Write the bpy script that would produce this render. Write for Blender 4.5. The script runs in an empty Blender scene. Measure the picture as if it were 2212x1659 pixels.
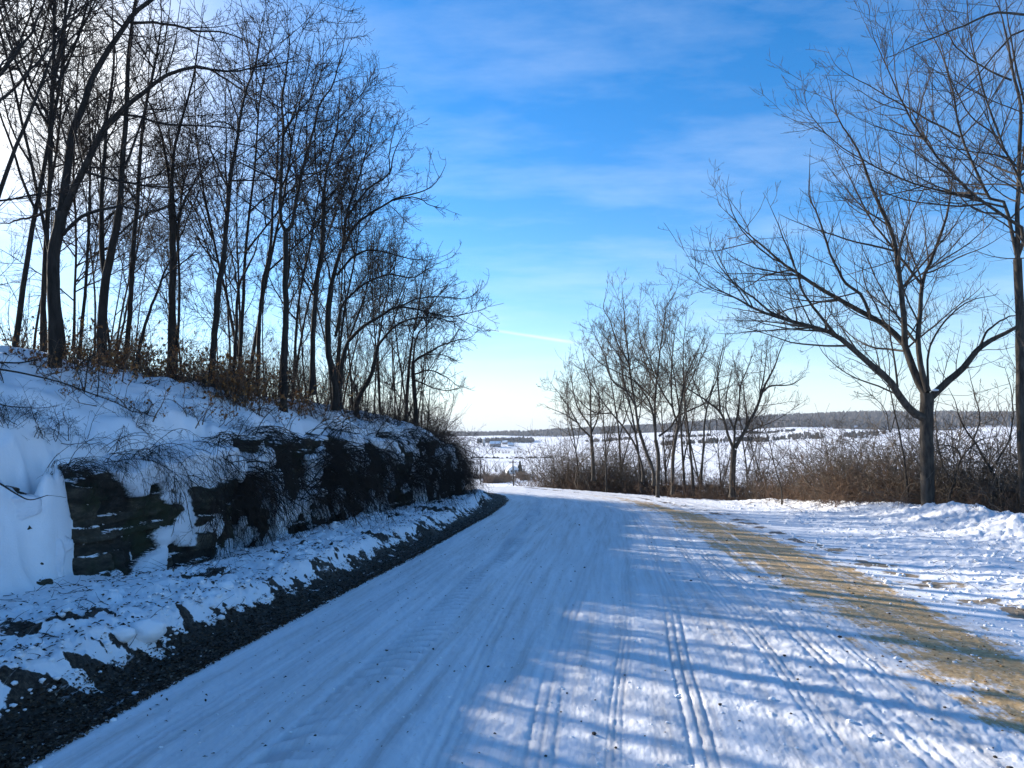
import bpy, math, random
import numpy as np
from mathutils import Vector

rad = math.radians
SC = bpy.context.scene
COL = SC.collection
RNG = np.random.default_rng(7)

# ------------------------------------------------------------------ camera model
CAM_H, TILT, FPX = 1.6, rad(3.57), 769.0
def ray(dx, dy):                       # direction through a point of the 2212-wide overview of the photo
    x = (dx/2.16016-512)/FPX; y = -(dy/2.16016-384)/FPX
    return np.array([x, math.cos(TILT)-y*math.sin(TILT), math.sin(TILT)+y*math.cos(TILT)])
def pt(dx, dy, Y):
    r = ray(dx, dy); return np.array([0, 0, CAM_H])+r*(Y/r[1])

# ------------------------------------------------------------------ noise
_r = np.random.default_rng(3)
_P = np.concatenate([_r.permutation(256)]*2)
_A = _r.uniform(0, 2*np.pi, 256); _G2 = np.stack([np.cos(_A), np.sin(_A)], 1)
_g = _r.normal(size=(256, 3)); _G3 = _g/np.linalg.norm(_g, axis=1)[:, None]
def fade(t): return t*t*t*(t*(t*6-15)+10)
def pn2(x, y):
    x = np.asarray(x, float); y = np.asarray(y, float)
    xi = np.floor(x).astype(int); yi = np.floor(y).astype(int); xf = x-xi; yf = y-yi
    u = fade(xf); v = fade(yf)
    def g(a, b, dx, dy):
        k = _P[_P[a & 255]+(b & 255)]; return _G2[k, 0]*dx+_G2[k, 1]*dy
    n00 = g(xi, yi, xf, yf); n10 = g(xi+1, yi, xf-1, yf); n01 = g(xi, yi+1, xf, yf-1); n11 = g(xi+1, yi+1, xf-1, yf-1)
    a = n00+u*(n10-n00); b = n01+u*(n11-n01)
    return (a+v*(b-a))*1.4
def pn3(x, y, z):
    xi = np.floor(x).astype(int); yi = np.floor(y).astype(int); zi = np.floor(z).astype(int)
    xf = x-xi; yf = y-yi; zf = z-zi; u = fade(xf); v = fade(yf); w = fade(zf)
    def g(a, b, c, dx, dy, dz):
        k = _P[_P[_P[a & 255]+(b & 255)]+(c & 255)]; q = _G3[k]; return q[..., 0]*dx+q[..., 1]*dy+q[..., 2]*dz
    def L(a, b, t): return a+t*(b-a)
    r = []
    for c in (0, 1):
        r.append(L(L(g(xi, yi, zi+c, xf, yf, zf-c), g(xi+1, yi, zi+c, xf-1, yf, zf-c), u),
                   L(g(xi, yi+1, zi+c, xf, yf-1, zf-c), g(xi+1, yi+1, zi+c, xf-1, yf-1, zf-c), u), v))
    return L(r[0], r[1], w)*1.4
def fbm(x, y, o=4, g=.5):
    s = 0; a = 1
    for i in range(o):
        s = s+a*pn2(x+17.3*i, y-9.1*i); x = x*2.03; y = y*2.03; a *= g
    return s
def sst(a, b, x):
    t = np.clip((x-a)/(b-a), 0, 1); return t*t*(3-2*t)

# ------------------------------------------------------------------ terrain
XL_Y = [-40, -12, 0, 4, 5.2, 6.27, 7.7, 9.7, 11.8, 15.5, 19, 22.7, 24.8, 27.3, 29.3, 31, 32.5, 36]
XL_X = [-7, -4.0, -2.75, -2.5, -2.38, -2.24, -2.04, -1.76, -1.45, -1.0, -.55, -.22, -.12, -.26, -.81, -2.0, -5, -14]
CEN = np.array([(-2.4, -30), (-.9, -12), (.35, 0), (.65, 4), (1.05, 7), (1.4, 10), (1.75, 12.5), (2.1, 15.5), (2.55, 19), (2.85, 22.7), (3.0, 25),
                (2.85, 27), (2.45, 29), (1.4, 31), (-.5, 32.8), (-3.5, 34.3), (-8, 35.8), (-16, 38.5), (-35, 46)])
UR_Y = [-40, 4, 8.4, 10, 13, 18.7, 24, 28.7, 31]; UR_U = [4.2, 3.9, 3.45, 3.0, 2.95, 2.8, 2.0, 1.3, 1.2]
HR_Y = [-40, 5, 7, 9, 12, 16, 24, 27, 29.5, 31.5]; HR_H = [1.0, 1.0, 1.1, 1.4, 1.8, 2.05, 2.05, 1.7, .8, 0]
RG_Y = [-40, 5, 8, 11, 14, 17, 21, 25, 28, 30, 32]; RG_H = [4.4, 4.6, 4.6, 4.3, 3.7, 3.25, 3.05, 2.8, 2.1, 1.1, 0]
BM_S = [0, 45, 52, 58, 66, 90]; BM_T = [7.4, 7.2, 6.4, 6.2, 4.9, 4.6]
FC_R = [0, 34, 40, 100, 200, 300, 400, 600, 800, 1000, 1300, 1700, 2300, 2700, 3500, 4200]
FC_Z = [0, -.80, -1.25, -5.6, -12.9, -17.6, -19.5, -20.5, -20.5, -18.5, -16, -13.5, -10.5, -14, -20, -22]
FR_R = [0, 20, 28, 45, 100, 200, 300, 400, 600, 900, 1300, 1800, 2300, 3500, 4200]
FR_Z = [0, -.4, -.9, -3.2, -7.8, -14, -18.5, -17.5, -13, -5, 8.5, 33, 36, 0, -15]

def cen_st(x, y):
    best = np.full(x.shape, 1e9); s = np.zeros(x.shape); t = np.zeros(x.shape); acc = 0
    for (a, b) in zip(CEN[:-1], CEN[1:]):
        d = b-a; L = np.hypot(*d); d = d/L
        px = x-a[0]; py = y-a[1]; k = np.clip(px*d[0]+py*d[1], 0, L)
        qx = px-k*d[0]; qy = py-k*d[1]; D = np.hypot(qx, qy); m = D < best
        best = np.where(m, D, best); s = np.where(m, acc+k, s)
        t = np.where(m, np.where(px*d[1]-py*d[0] > 0, D, -D), t); acc += L
    return s, t

def far_z(x, y):
    r = np.hypot(x, y); az = np.degrees(np.arctan2(x, y))
    c = np.interp(r, FC_R, FC_Z); q = np.interp(r, FR_R, FR_Z)
    w = np.clip((az-1)/22, 0, 1)*sst(165, 130, az)
    z = c+(q-c)*w
    u = fbm(x/420, y/420, 3)*sst(500, 1500, r)*7+fbm(x/90+5, y/90, 2)*sst(80, 300, r)*.8
    return z+u

def zone(x, y):
    s, t = cen_st(x, y)
    u = np.interp(y, XL_Y, XL_X)-x
    u = np.where(y > 33, -1, u)
    return s, t, u, np.interp(y, UR_Y, UR_U)

# tyre marks: (lateral position, wheel width, depth, kind)
TRACKS = [(-2.0, .34, .030, 'tread'), (1.4, .21, .011, 'lines'), (.33, .20, .009, 'lines'), (-.35, .22, .006, 'lines'), (1.95, .18, .008, 'lines'),
          (.85, .16, .007, 'lines'), (-1.1, .2, .005, 'lines'), (2.35, .2, .006, 'lines'), (-2.6, .2, .006, 'lines'), (.02, .12, .006, 'lines')]

def height(x, y, fine=True, masks=False):
    x = np.asarray(x, float); y = np.asarray(y, float)
    s, t, u, ur = zone(x, y); r = np.hypot(x, y)
    z = far_z(x, y)
    yf = sst(33, 31, y)
    left = (u > 0)
    bm = np.interp(s, BM_S, BM_T)
    # --- left verge and rock bank
    d = u-ur
    wob = pn2(y*.55+3, u*0+2.2)*.5+pn2(y*1.7+9, u*.6+4.4)*.2*sst(7.5, 11, y)
    yw = y+.40*pn2(x*3.6, y*.8)
    tongue = .30*np.exp(-((yw-10.9)/.16)**2)+.4*np.exp(-((yw-13.4)/.3)**2)+.62*sst(9.15, 8.3, yw+.55*pn2(x*3.1+5, y*1.3))+.35*np.exp(-((y-17.2)/.5)**2)+.3*np.exp(-((y-22)/.5)**2)
    jit = pn2(x*1.6, y*1.3)*.30+pn2(x*3.7, y*3.1)*.16+pn2(x*7.1, y*6.3)*.06; jit = jit*sst(7.5, 10, y)
    hr = np.interp(y, HR_Y, HR_H); rg = np.interp(y, RG_Y, RG_H)
    q = d+wob*.7+tongue*.9-.40+jit
    face = hr*sst(-.32, .42, q)
    up = np.maximum(rg-hr, .02); w = up/.62
    dd = np.maximum(d-.35, 0)
    slope = up*(1-np.exp(-dd/w))-np.maximum(d-9, 0)*.16
    pil = (fbm(x*.8+4, y*.8, 3)*.16+.16*sst(11, 8, y)*np.abs(pn2(x*1.3, y*1.5))+pn2(x*2.2, y*2.2)*.04)*sst(.1, .8, d)*sst(0, 1.2, hr)
    bank = np.where(left, face+slope*sst(0.0, .9, d+.5)+pil, 0)*yf
    bank = np.maximum(bank, -12)
    ridge = np.where(left, .21*sst(.42, .9, u+pn2(y*.9, u*0)*.25)*(1+.35*pn2(y*.6, u*.7))*(.12+.88*sst(.05, -1.1, d+.25*pn2(y*.8, u*0))), 0)*yf
    drift = np.where(left, .22*np.exp(-np.maximum(-d, 0)/.35)*sst(10.2, 8.4, y)*sst(.2, 1, u), 0)*yf
    strip = np.where(left, -.035*sst(0, .15, u)*sst(.95, .6, u), 0)*yf
    z = z+bank+ridge+drift+strip
    # --- right shoulder, ploughed berm and the drop beyond it
    v = t-3.1; isr = (t > 0) & (s < 90)
    bw = bm+pn2(s*.35, t*0)*.45
    berm = (.36+.16*pn2(s*.5+7, t*0))*np.interp(s, [44, 54, 60], [1, .6, .1])*np.exp(-((t-bw)/.85)**2)+.10*sst(3.6, 5.2, t)*sst(bw+1.5, bw, t)*np.interp(s, [44, 56], [1, 0])
    drop = np.minimum(.42*np.maximum(t-bw-.55, 0), 2.2)*sst(75, 40, r)
    z = z+np.where(isr, berm-drop, 0)
    out = [z]
    if fine:
        n1 = fbm(x*3.1, y*3.1, 3); n2 = fbm(x*11, y*11, 3); n3 = pn2(x*34, y*34)
        road = (~left) & (np.abs(t) < 3.2) & (s < 90)
        rv = left & (u < ur+.1)
        chunk = np.abs(n1)*.09+np.maximum(n2, 0)*.035+n3*.004
        rm = sst(.5, .95, u)*sst(ur+.2, ur-.5, u)
        soft = sst(ur-1.6, ur-.7, u)*sst(14, 10, y)
        dz = np.where(rv, chunk*rm*(1-.85*soft)+(n2*.012+n3*.006)*(1-rm), 0)
        rr = sst(3.2, 4.2, t)*sst(bw+2.5, bw+1, t)
        lump = sst(bw-1.9, bw-.5, t)*np.interp(s, [44, 54, 62], [1, .5, .15])
        dz = dz+np.where(isr & (t > 3.1), rr*(n2*.008+n3*.002+n1*.024+lump*(np.abs(n1)*.085+np.maximum(n2, 0)*.025)), 0)
        gl = np.interp(s, [30, 34, 39, 46, 55, 62], [2.25, 2.2, 1.9, 1.4, .75, .4]); gr = np.interp(s, [30, 36, 40, 46, 53, 60], [2.95, 3.0, 3.15, 2.6, 1.6, .9])
        gsel = sst(gl-.55, gl+.45, t+n1*.3)*sst(gr+.3, gr-.25, t+n1*.25+n2*.12)*sst(66, 56, s)
        ro = n2*.006+n3*.0035+pn2(t*9, s*.55)*.005+pn2(t*3.2, s*.22)*.012+n1*.006
        trk = np.zeros(x.shape)
        for (tc, wd, dp, kd) in TRACKS:
            tt = t-tc-.22*np.sin(s*.16+tc*2.3)-.10*pn2(s*.2+tc*9, s*0)
            m = sst(wd/2+.03, wd/2-.02, np.abs(tt))
            if kd == 'tread':
                pat = (.5+.5*np.sin(2*np.pi*(s/.19+np.abs(tt)*1.6+.8*pn2(s*.9,tt*3)))); trk = np.maximum(trk, m*pat*np.clip(.5+1.0*pn2(s*.7, tt*3), 0, 1))
                ro = ro-m*dp*(.35+.8*np.sin(2*np.pi*(s/.19+np.abs(tt)*1.6+.8*pn2(s*.9,tt*3))))*np.clip(.5+1.0*pn2(s*.7, tt*3), 0, 1)
            else:
                ro = ro-m*dp*(.35+1.1*(.5+.5*np.cos(2*np.pi*tt/(wd/3)))**2.5)*np.clip(.7+1.3*pn2(s*.33+tc*5, tt*0), 0, 1)
            if kd != 'tread': trk = np.maximum(trk, .55*m*(.5+.5*np.cos(2*np.pi*tt/(wd/3)))**2*np.clip(.7+1.3*pn2(s*.33+tc*5, tt*0), 0, 1))
        crumb = sst(.2, 1.6, t)*sst(-.25, .35, pn2(x*1.3+8, y*.9)+.25)*(np.maximum(n2, .05)*.009+np.maximum(n3, 0)*.003)
        ro = ro+crumb+0; ro = ro*(1-.55*gsel)
        dz = dz+np.where(road, ro*sst(3.2, 3.0, np.abs(t)), 0)
        wild = (~road) & (~rv) & ~(isr & (t < bw+1))
        dz = dz+np.where(wild, n1*.012, 0)
        z = z+dz*sst(70, 45, r)
        out = [z]
        if masks:
            soil = np.where(left, sst(-.12, .06, u+n1*.10+n2*.05)*sst(.76, .52, u+n1*.24+n2*.12), 0)*sst(31.5, 29.5, y)
            patch = np.where(rv, sst(.34, .52, fbm(x*1.3+2, y*.9, 3)+.25*n2)*rm*(1-soft)*sst(2.3, 1.2, u), 0)
            soil = np.maximum(soil, patch)
            tr2 = np.interp(s, [30, 37, 45, 55, 62], [4.2, 4.0, 3.05, 1.95, 1.3])
            dark = np.where(isr, np.exp(-((t-tr2-n1*.2)/.22)**2)*sst(-.15, .35, fbm(x*1.9, y*1.9, 3)+.1), 0)*.9
            cl = np.where(isr, sst(.12, .42, fbm(x*2.6+9, y*2.6, 3)+.2*n2)*sst(4.0, 4.5, t)*sst(6.4, 5.4, t)*sst(42, 37, s), 0)
            out += [np.where(road | (isr & (t < 4)), gsel*.80, 0), soil, np.maximum(dark, cl), np.where(road, trk, 0), s, t, u, ur]
    return out if masks else out[0]

def hgt(x, y): return float(height(np.array([x]), np.array([y]), fine=False)[0])
_Y = np.concatenate([np.arange(4, 60, .05), np.arange(60, 2000, 2.0)])
def hit(dx, dy, lo=4.0, default=None):      # where the sight line through a photo point meets the ground
    r = ray(dx, dy); k = _Y/r[1]
    z = CAM_H+r[2]*k; g = height(r[0]*k, _Y, fine=False)
    w = np.where((z < g) & (_Y > lo))[0]
    if len(w) == 0 or (default and _Y[w[0]] > default*1.6): return default
    return float(_Y[w[0]])

# ------------------------------------------------------------------ mesh helpers
def mesh_np(name, V, F, mat, smooth=True, parent=None, attrs=None, loc=None):
    """V (n,3), F (m,k) all with k corners"""
    V = np.asarray(V, np.float32); F = np.asarray(F, np.int32)
    me = bpy.data.meshes.new(name)
    me.vertices.add(len(V)); me.vertices.foreach_set('co', V.ravel())
    k = F.shape[1]
    me.loops.add(F.size); me.loops.foreach_set('vertex_index', F.ravel())
    me.polygons.add(len(F)); me.polygons.foreach_set('loop_start', np.arange(0, F.size, k, dtype=np.int32))
    if smooth: me.polygons.foreach_set('use_smooth', np.ones(len(F), bool))
    me.update(calc_edges=True)
    for an, (ty, dat) in (attrs or {}).items():
        a = me.attributes.new(an, ty, 'POINT')
        a.data.foreach_set('vector' if ty == 'FLOAT_VECTOR' else ('color' if ty == 'FLOAT_COLOR' else 'value'), np.asarray(dat, np.float32).ravel())
    if mat: me.materials.append(mat)
    o = bpy.data.objects.new(name, me); COL.objects.link(o)
    if parent is not None: o.parent = parent
    if loc is not None: o.location = loc
    return o

def tag(o, label=None, cat=None, group=None, kind=None):
    if label: o['label'] = label
    if cat: o['category'] = cat
    if group: o['group'] = group
    if kind: o['kind'] = kind
    return o
def thing(name, loc, label, cat, group=None):
    o = bpy.data.objects.new(name, None); COL.objects.link(o); o.location = [float(v) for v in loc]
    o.empty_display_size = .3
    return tag(o, label, cat, group)
def dup(src, loc, rz=0., sc=(1, 1, 1), rx=0., ry=0., label=None, group=None):
    c = src.copy(); COL.objects.link(c); c.location = [float(v) for v in loc]; c.rotation_euler = (rx, ry, rz); c.scale = sc
    if label: c['label'] = label
    if group: c['group'] = group
    for ch in [o for o in KIDS.get(src.name, [])]:
        k = ch.copy(); COL.objects.link(k); k.parent = c
    return c
KIDS = {}
def kid(root, o): KIDS.setdefault(root.name, []).append(o); return o

class Poly:
    """boxes, prisms and lathes collected in one mesh"""
    def __init__(s): s.v = []; s.f = []
    def box(s, x0, y0, z0, x1, y1, z1):
        b = len(s.v); s.v += [(x0,y0,z0),(x1,y0,z0),(x1,y1,z0),(x0,y1,z0),(x0,y0,z1),(x1,y0,z1),(x1,y1,z1),(x0,y1,z1)]
        s.f += [tuple(b+i for i in q) for q in ((0,3,2,1),(4,5,6,7),(0,1,5,4),(1,2,6,5),(2,3,7,6),(3,0,4,7))]
    def prism(s, prof, y0, y1):         # x-z outline pushed along y
        b = len(s.v); n = len(prof)
        s.v += [(x, y0, z) for x, z in prof]+[(x, y1, z) for x, z in prof]
        s.f += [tuple(b+i for i in range(n)), tuple(b+n+i for i in reversed(range(n)))]
        s.f += [(b+i, b+n+i, b+n+(i+1) % n, b+(i+1) % n) for i in range(n)]
    def lathe(s, prof, n=12, cx=0, cy=0):
        b = len(s.v)
        for r, z in prof:
            for i in range(n): a = 2*math.pi*i/n; s.v.append((cx+r*math.cos(a), cy+r*math.sin(a), z))
        for j in range(len(prof)-1):
            for i in range(n): s.f.append((b+j*n+i, b+j*n+(i+1) % n, b+(j+1)*n+(i+1) % n, b+(j+1)*n+i))
        s.f.append(tuple(b+(len(prof)-1)*n+i for i in range(n)))
    def build(s, name, mat, parent=None, loc=None, rz=0, smooth=False):
        me = bpy.data.meshes.new(name); me.from_pydata(s.v, [], s.f)
        if smooth: me.polygons.foreach_set('use_smooth', [True]*len(s.f))
        me.materials.append(mat); o = bpy.data.objects.new(name, me); COL.objects.link(o)
        if parent is not None: o.parent = parent
        if loc is not None: o.location = loc
        o.rotation_euler = (0, 0, rz); return o

# ------------------------------------------------------------------ materials
def new_mat(name):
    m = bpy.data.materials.new(name); m.use_nodes = True; nt = m.node_tree
    return m, nt, nt.nodes['Principled BSDF']
def N(nt, ty, **kw):
    n = nt.nodes.new(ty)
    for k, v in kw.items():
        if k in n.inputs: n.inputs[k].default_value = v
        else: setattr(n, k, v)
    return n
def noise(nt, vec, scale, detail=4, rough=.55):
    n = N(nt, 'ShaderNodeTexNoise'); n.inputs['Scale'].default_value = scale; n.inputs['Detail'].default_value = detail; n.inputs['Roughness'].default_value = rough
    if vec is not None: nt.links.new(vec, n.inputs['Vector'])
    return n.outputs['Fac']
def ramp(nt, fac, stops):
    r = N(nt, 'ShaderNodeValToRGB'); e = r.color_ramp.elements
    while len(e) < len(stops): e.new(.5)
    for i, (p, c) in enumerate(stops): e[i].position = p; e[i].color = (*c, 1) if len(c) == 3 else c
    nt.links.new(fac, r.inputs['Fac']); return r.outputs['Color']
def mix(nt, fac, a, b, mode='MIX'):
    m = N(nt, 'ShaderNodeMix'); m.data_type = 'RGBA'; m.blend_type = mode
    for sock, v in ((m.inputs['Factor'], fac), (m.inputs['A'], a), (m.inputs['B'], b)):
        pass
    A = [i for i in m.inputs if i.name == 'A' and i.type == 'RGBA'][0]; B = [i for i in m.inputs if i.name == 'B' and i.type == 'RGBA'][0]
    Fc = [i for i in m.inputs if i.name == 'Factor' and i.type == 'VALUE'][0]
    for sock, v in ((Fc, fac), (A, a), (B, b)):
        if isinstance(v, (int, float)): sock.default_value = v
        elif isinstance(v, tuple): sock.default_value = (*v, 1)
        else: nt.links.new(v, sock)
    return [o for o in m.outputs if o.type == 'RGBA'][0]
def math_(nt, op, a, b=None, c=None):
    m = N(nt, 'ShaderNodeMath'); m.operation = op
    for i, v in enumerate((a, b, c)):
        if v is None: continue
        if isinstance(v, (int, float)): m.inputs[i].default_value = v
        else: nt.links.new(v, m.inputs[i])
    return m.outputs[0]
def bump(nt, bs, h, strength, dist):
    b = N(nt, 'ShaderNodeBump'); b.inputs['Strength'].default_value = strength; b.inputs['Distance'].default_value = dist
    nt.links.new(h, b.inputs['Height']); nt.links.new(b.outputs[0], bs.inputs['Normal'])
def pos(nt): return N(nt, 'ShaderNodeNewGeometry').outputs['Position']
def attr(nt, n):
    a = N(nt, 'ShaderNodeAttribute'); a.attribute_name = n; return a
def L(nt, a, b): nt.links.new(a, b)

def snow_mat():
    m, nt, b = new_mat('snow'); p = pos(nt)
    c = ramp(nt, noise(nt, p, 1.1, 5), [(.3, (.80, .82, .85)), (.7, (.88, .89, .91))])
    L(nt, c, b.inputs['Base Color']); b.inputs['Roughness'].default_value = .6; b.inputs['Specular IOR Level'].default_value = .25
    bump(nt, b, noise(nt, p, 38, 4, .6), .25, .02); return m
def far_mat():
    m, nt, b = new_mat('snow_field'); p = pos(nt)
    # stubble rows and thin patches where the crop shows through
    mp = N(nt, 'ShaderNodeMapping'); L(nt, p, mp.inputs[0]); mp.inputs['Scale'].default_value = (.004, .012, 0); mp.inputs['Rotation'].default_value = (0, 0, .35)
    big = noise(nt, mp.outputs[0], 1.6, 3)
    mp2 = N(nt, 'ShaderNodeMapping'); L(nt, p, mp2.inputs[0]); mp2.inputs['Scale'].default_value = (.02, .25, 0); mp2.inputs['Rotation'].default_value = (0, 0, .2)
    rows = noise(nt, mp2.outputs[0], 1.5, 4, .7)
    c = ramp(nt, big, [(.42, (.84, .85, .88)), (.5, (.80, .80, .82)), (.60, (.86, .86, .87))])
    c2 = mix(nt, math_(nt, 'MULTIPLY', ramp(nt, rows, [(.5, (0, 0, 0)), (.75, (1, 1, 1))]), .45), c, (.42, .37, .30))
    L(nt, c2, b.inputs['Base Color']); b.inputs['Roughness'].default_value = .7; b.inputs['Specular IOR Level'].default_value = .1; return m
def road_mat():
    m, nt, b = new_mat('packed_snow'); p = pos(nt); mk = attr(nt, 'mk'); st = attr(nt, 'st')
    sep = N(nt, 'ShaderNodeSeparateColor'); L(nt, mk.outputs['Color'], sep.inputs[0])
    mp = N(nt, 'ShaderNodeMapping'); L(nt, st.outputs['Vector'], mp.inputs[0]); mp.inputs['Scale'].default_value = (.22, 4.5, 0)
    streak = noise(nt, mp.outputs[0], 1.5, 8, .68)
    grit = noise(nt, p, 60, 5, .7)
    base = ramp(nt, streak, [(.33, (.55, .53, .52)), (.47, (.70, .70, .71)), (.62, (.81, .82, .84))])
    base = mix(nt, math_(nt, 'MULTIPLY', sep.outputs['Blue'], .8), base, (.46, .455, .46))  # tyre grooves darker in colour: compacted snow plus painted groove shade
    gm = math_(nt, 'GREATER_THAN', noise(nt, p, 26, 3, .7), .66)
    base = mix(nt, math_(nt, 'MULTIPLY', gm, .35), base, (.42, .37, .31))
    # sanded right-hand wheel path
    sand = ramp(nt, noise(nt, p, 22, 6, .75), [(.30, (.27, .165, .07)), (.5, (.48, .315, .14)), (.72, (.64, .48, .28))])
    g = math_(nt, 'ADD', sep.outputs['Red'], math_(nt, 'ADD', math_(nt, 'MULTIPLY', math_(nt, 'SUBTRACT', noise(nt, mp.outputs[0], 1.0, 7, .72), .5), 2.3), math_(nt, 'MULTIPLY', math_(nt, 'SUBTRACT', noise(nt, p, 18, 5, .75), .5), 1.3)))
    gf = ramp(nt, g, [(.40, (0, 0, 0)), (.72, (1, 1, 1))])
    col = mix(nt, gf, base, sand)
    dl = math_(nt, 'ADD', mk.outputs['Alpha'], math_(nt, 'MULTIPLY', math_(nt, 'SUBTRACT', noise(nt, p, 13, 6, .75), .5), 1.3))
    col = mix(nt, ramp(nt, dl, [(.35, (0, 0, 0)), (.62, (1, 1, 1))]), col, (.15, .11, .075))
    L(nt, col, b.inputs['Base Color']); b.inputs['Roughness'].default_value = .55; b.inputs['Specular IOR Level'].default_value = .22
    h = math_(nt, 'ADD', math_(nt, 'MULTIPLY', noise(nt, mp.outputs[0], 7, 5, .6), .7), grit)
    bump(nt, b, h, .5, .012); return m
def verge_mat():
    m, nt, b = new_mat('verge_snow'); p = pos(nt); mk = attr(nt, 'mk')
    sep = N(nt, 'ShaderNodeSeparateColor'); L(nt, mk.outputs['Color'], sep.inputs[0])
    c = ramp(nt, noise(nt, p, 2.3, 6), [(.3, (.78, .79, .81)), (.7, (.87, .88, .90))])
    nz = noise(nt, p, 13, 6, .75)
    st = attr(nt, 'st'); mq = N(nt, 'ShaderNodeMapping'); L(nt, st.outputs['Vector'], mq.inputs[0]); mq.inputs['Scale'].default_value = (.9, 7, 0)
    skf = ramp(nt, noise(nt, mq.outputs[0], 1.7, 6, .7), [(.60, (0, 0, 0)), (.68, (1, 1, 1))])
    soil = ramp(nt, noise(nt, p, 30, 5, .7), [(.3, (.011, .009, .007)), (.5, (.032, .025, .018)), (.72, (.10, .08, .058))])
    s = math_(nt, 'ADD', sep.outputs['Green'], math_(nt, 'MULTIPLY', math_(nt, 'SUBTRACT', nz, .5), 1.3))
    sf = ramp(nt, s, [(.40, (0, 0, 0)), (.52, (1, 1, 1))])
    sandc = ramp(nt, nz, [(.3, (.10, .07, .04)), (.6, (.36, .28, .19))])
    dk = math_(nt, 'ADD', sep.outputs['Blue'], math_(nt, 'MULTIPLY', math_(nt, 'SUBTRACT', nz, .5), 1.4))
    df = ramp(nt, dk, [(.45, (0, 0, 0)), (.7, (1, 1, 1))])
    g = ramp(nt, math_(nt, 'ADD', sep.outputs['Red'], math_(nt, 'MULTIPLY', math_(nt, 'SUBTRACT', nz, .5), 1.2)), [(.25, (0, 0, 0)), (.75, (1, 1, 1))])
    c = mix(nt, g, c, (.40, .30, .16)); c = mix(nt, df, c, sandc); soil = mix(nt, math_(nt, 'MULTIPLY', skf, .5), soil, (.75, .77, .8)); c = mix(nt, sf, c, soil)
    L(nt, c, b.inputs['Base Color']); b.inputs['Roughness'].default_value = .65; b.inputs['Specular IOR Level'].default_value = .2
    bump(nt, b, noise(nt, p, 45, 5, .7), .45, .02); return m
def bark_mat(name, lo, hi, scale=14, rough=.9):
    m, nt, b = new_mat(name); tc = N(nt, 'ShaderNodeTexCoord')
    mp = N(nt, 'ShaderNodeMapping'); L(nt, tc.outputs['Object'], mp.inputs[0]); mp.inputs['Scale'].default_value = (1, 1, .22)
    n = noise(nt, mp.outputs[0], scale, 5, .65)
    L(nt, ramp(nt, n, [(.3, lo), (.7, hi)]), b.inputs['Base Color']); b.inputs['Roughness'].default_value = rough; b.inputs['Specular IOR Level'].default_value = .15
    bump(nt, b, n, .6, .02); return m
def flat_mat(name, lo, hi, scale=6, rough=.8, emit=None):
    m, nt, b = new_mat(name)
    L(nt, ramp(nt, noise(nt, pos(nt), scale, 4), [(.3, lo), (.7, hi)]), b.inputs['Base Color']); b.inputs['Roughness'].default_value = rough
    b.inputs['Specular IOR Level'].default_value = .15; return m
def rnd_mat(name, stops, rough=.85):          # colour picked per piece from a vertex attribute
    m, nt, b = new_mat(name); a = attr(nt, 'rnd')
    L(nt, ramp(nt, a.outputs['Fac'], stops), b.inputs['Base Color']); b.inputs['Roughness'].default_value = rough; b.inputs['Specular IOR Level'].default_value = .1; return m
def rock_mat():
    m, nt, b = new_mat('limestone'); p = pos(nt)
    g = N(nt, 'ShaderNodeNewGeometry'); sp = N(nt, 'ShaderNodeSeparateXYZ'); L(nt, g.outputs['True Normal'], sp.inputs[0])
    mp = N(nt, 'ShaderNodeMapping'); L(nt, p, mp.inputs[0]); mp.inputs['Scale'].default_value = (1, 1, 2.2)
    n = noise(nt, mp.outputs[0], 5.5, 9, .72)
    c = ramp(nt, n, [(.3, (.012, .013, .012)), (.5, (.038, .036, .031)), (.72, (.11, .098, .08))])
    rk = attr(nt, 'mk'); rs_ = N(nt, 'ShaderNodeSeparateColor'); L(nt, rk.outputs['Color'], rs_.inputs[0])
    c = mix(nt, .75, c, ramp(nt, rs_.outputs['Green'], [(0, (.35, .36, .36)), (.5, (.9, .85, .76)), (1, (1.9, 1.7, 1.4))]), 'MULTIPLY')
    moss = ramp(nt, noise(nt, p, 2.2, 4), [(.48, (0, 0, 0)), (.62, (.8, .8, .8))])
    c = mix(nt, moss, c, (.028, .036, .018))
    sn = math_(nt, 'ADD', sp.outputs['Z'], math_(nt, 'MULTIPLY', math_(nt, 'SUBTRACT', noise(nt, p, 2.6, 5, .75), .5), 1.6))
    sf = ramp(nt, sn, [(.92, (0, 0, 0)), (1.0, (1, 1, 1))])
    c = mix(nt, sf, c, (.82, .84, .88))
    c = mix(nt, ramp(nt, math_(nt, 'ADD', rs_.outputs['Red'], math_(nt, 'MULTIPLY', math_(nt, 'SUBTRACT', noise(nt, p, 24, 6, .8), .5), 1.3)), [(.30, (0, 0, 0)), (.70, (1, 1, 1))]), c, (.82, .84, .88))
    L(nt, c, b.inputs['Base Color']); b.inputs['Roughness'].default_value = .85; b.inputs['Specular IOR Level'].default_value = .2
    bump(nt, b, n, .8, .05); return m

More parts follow.
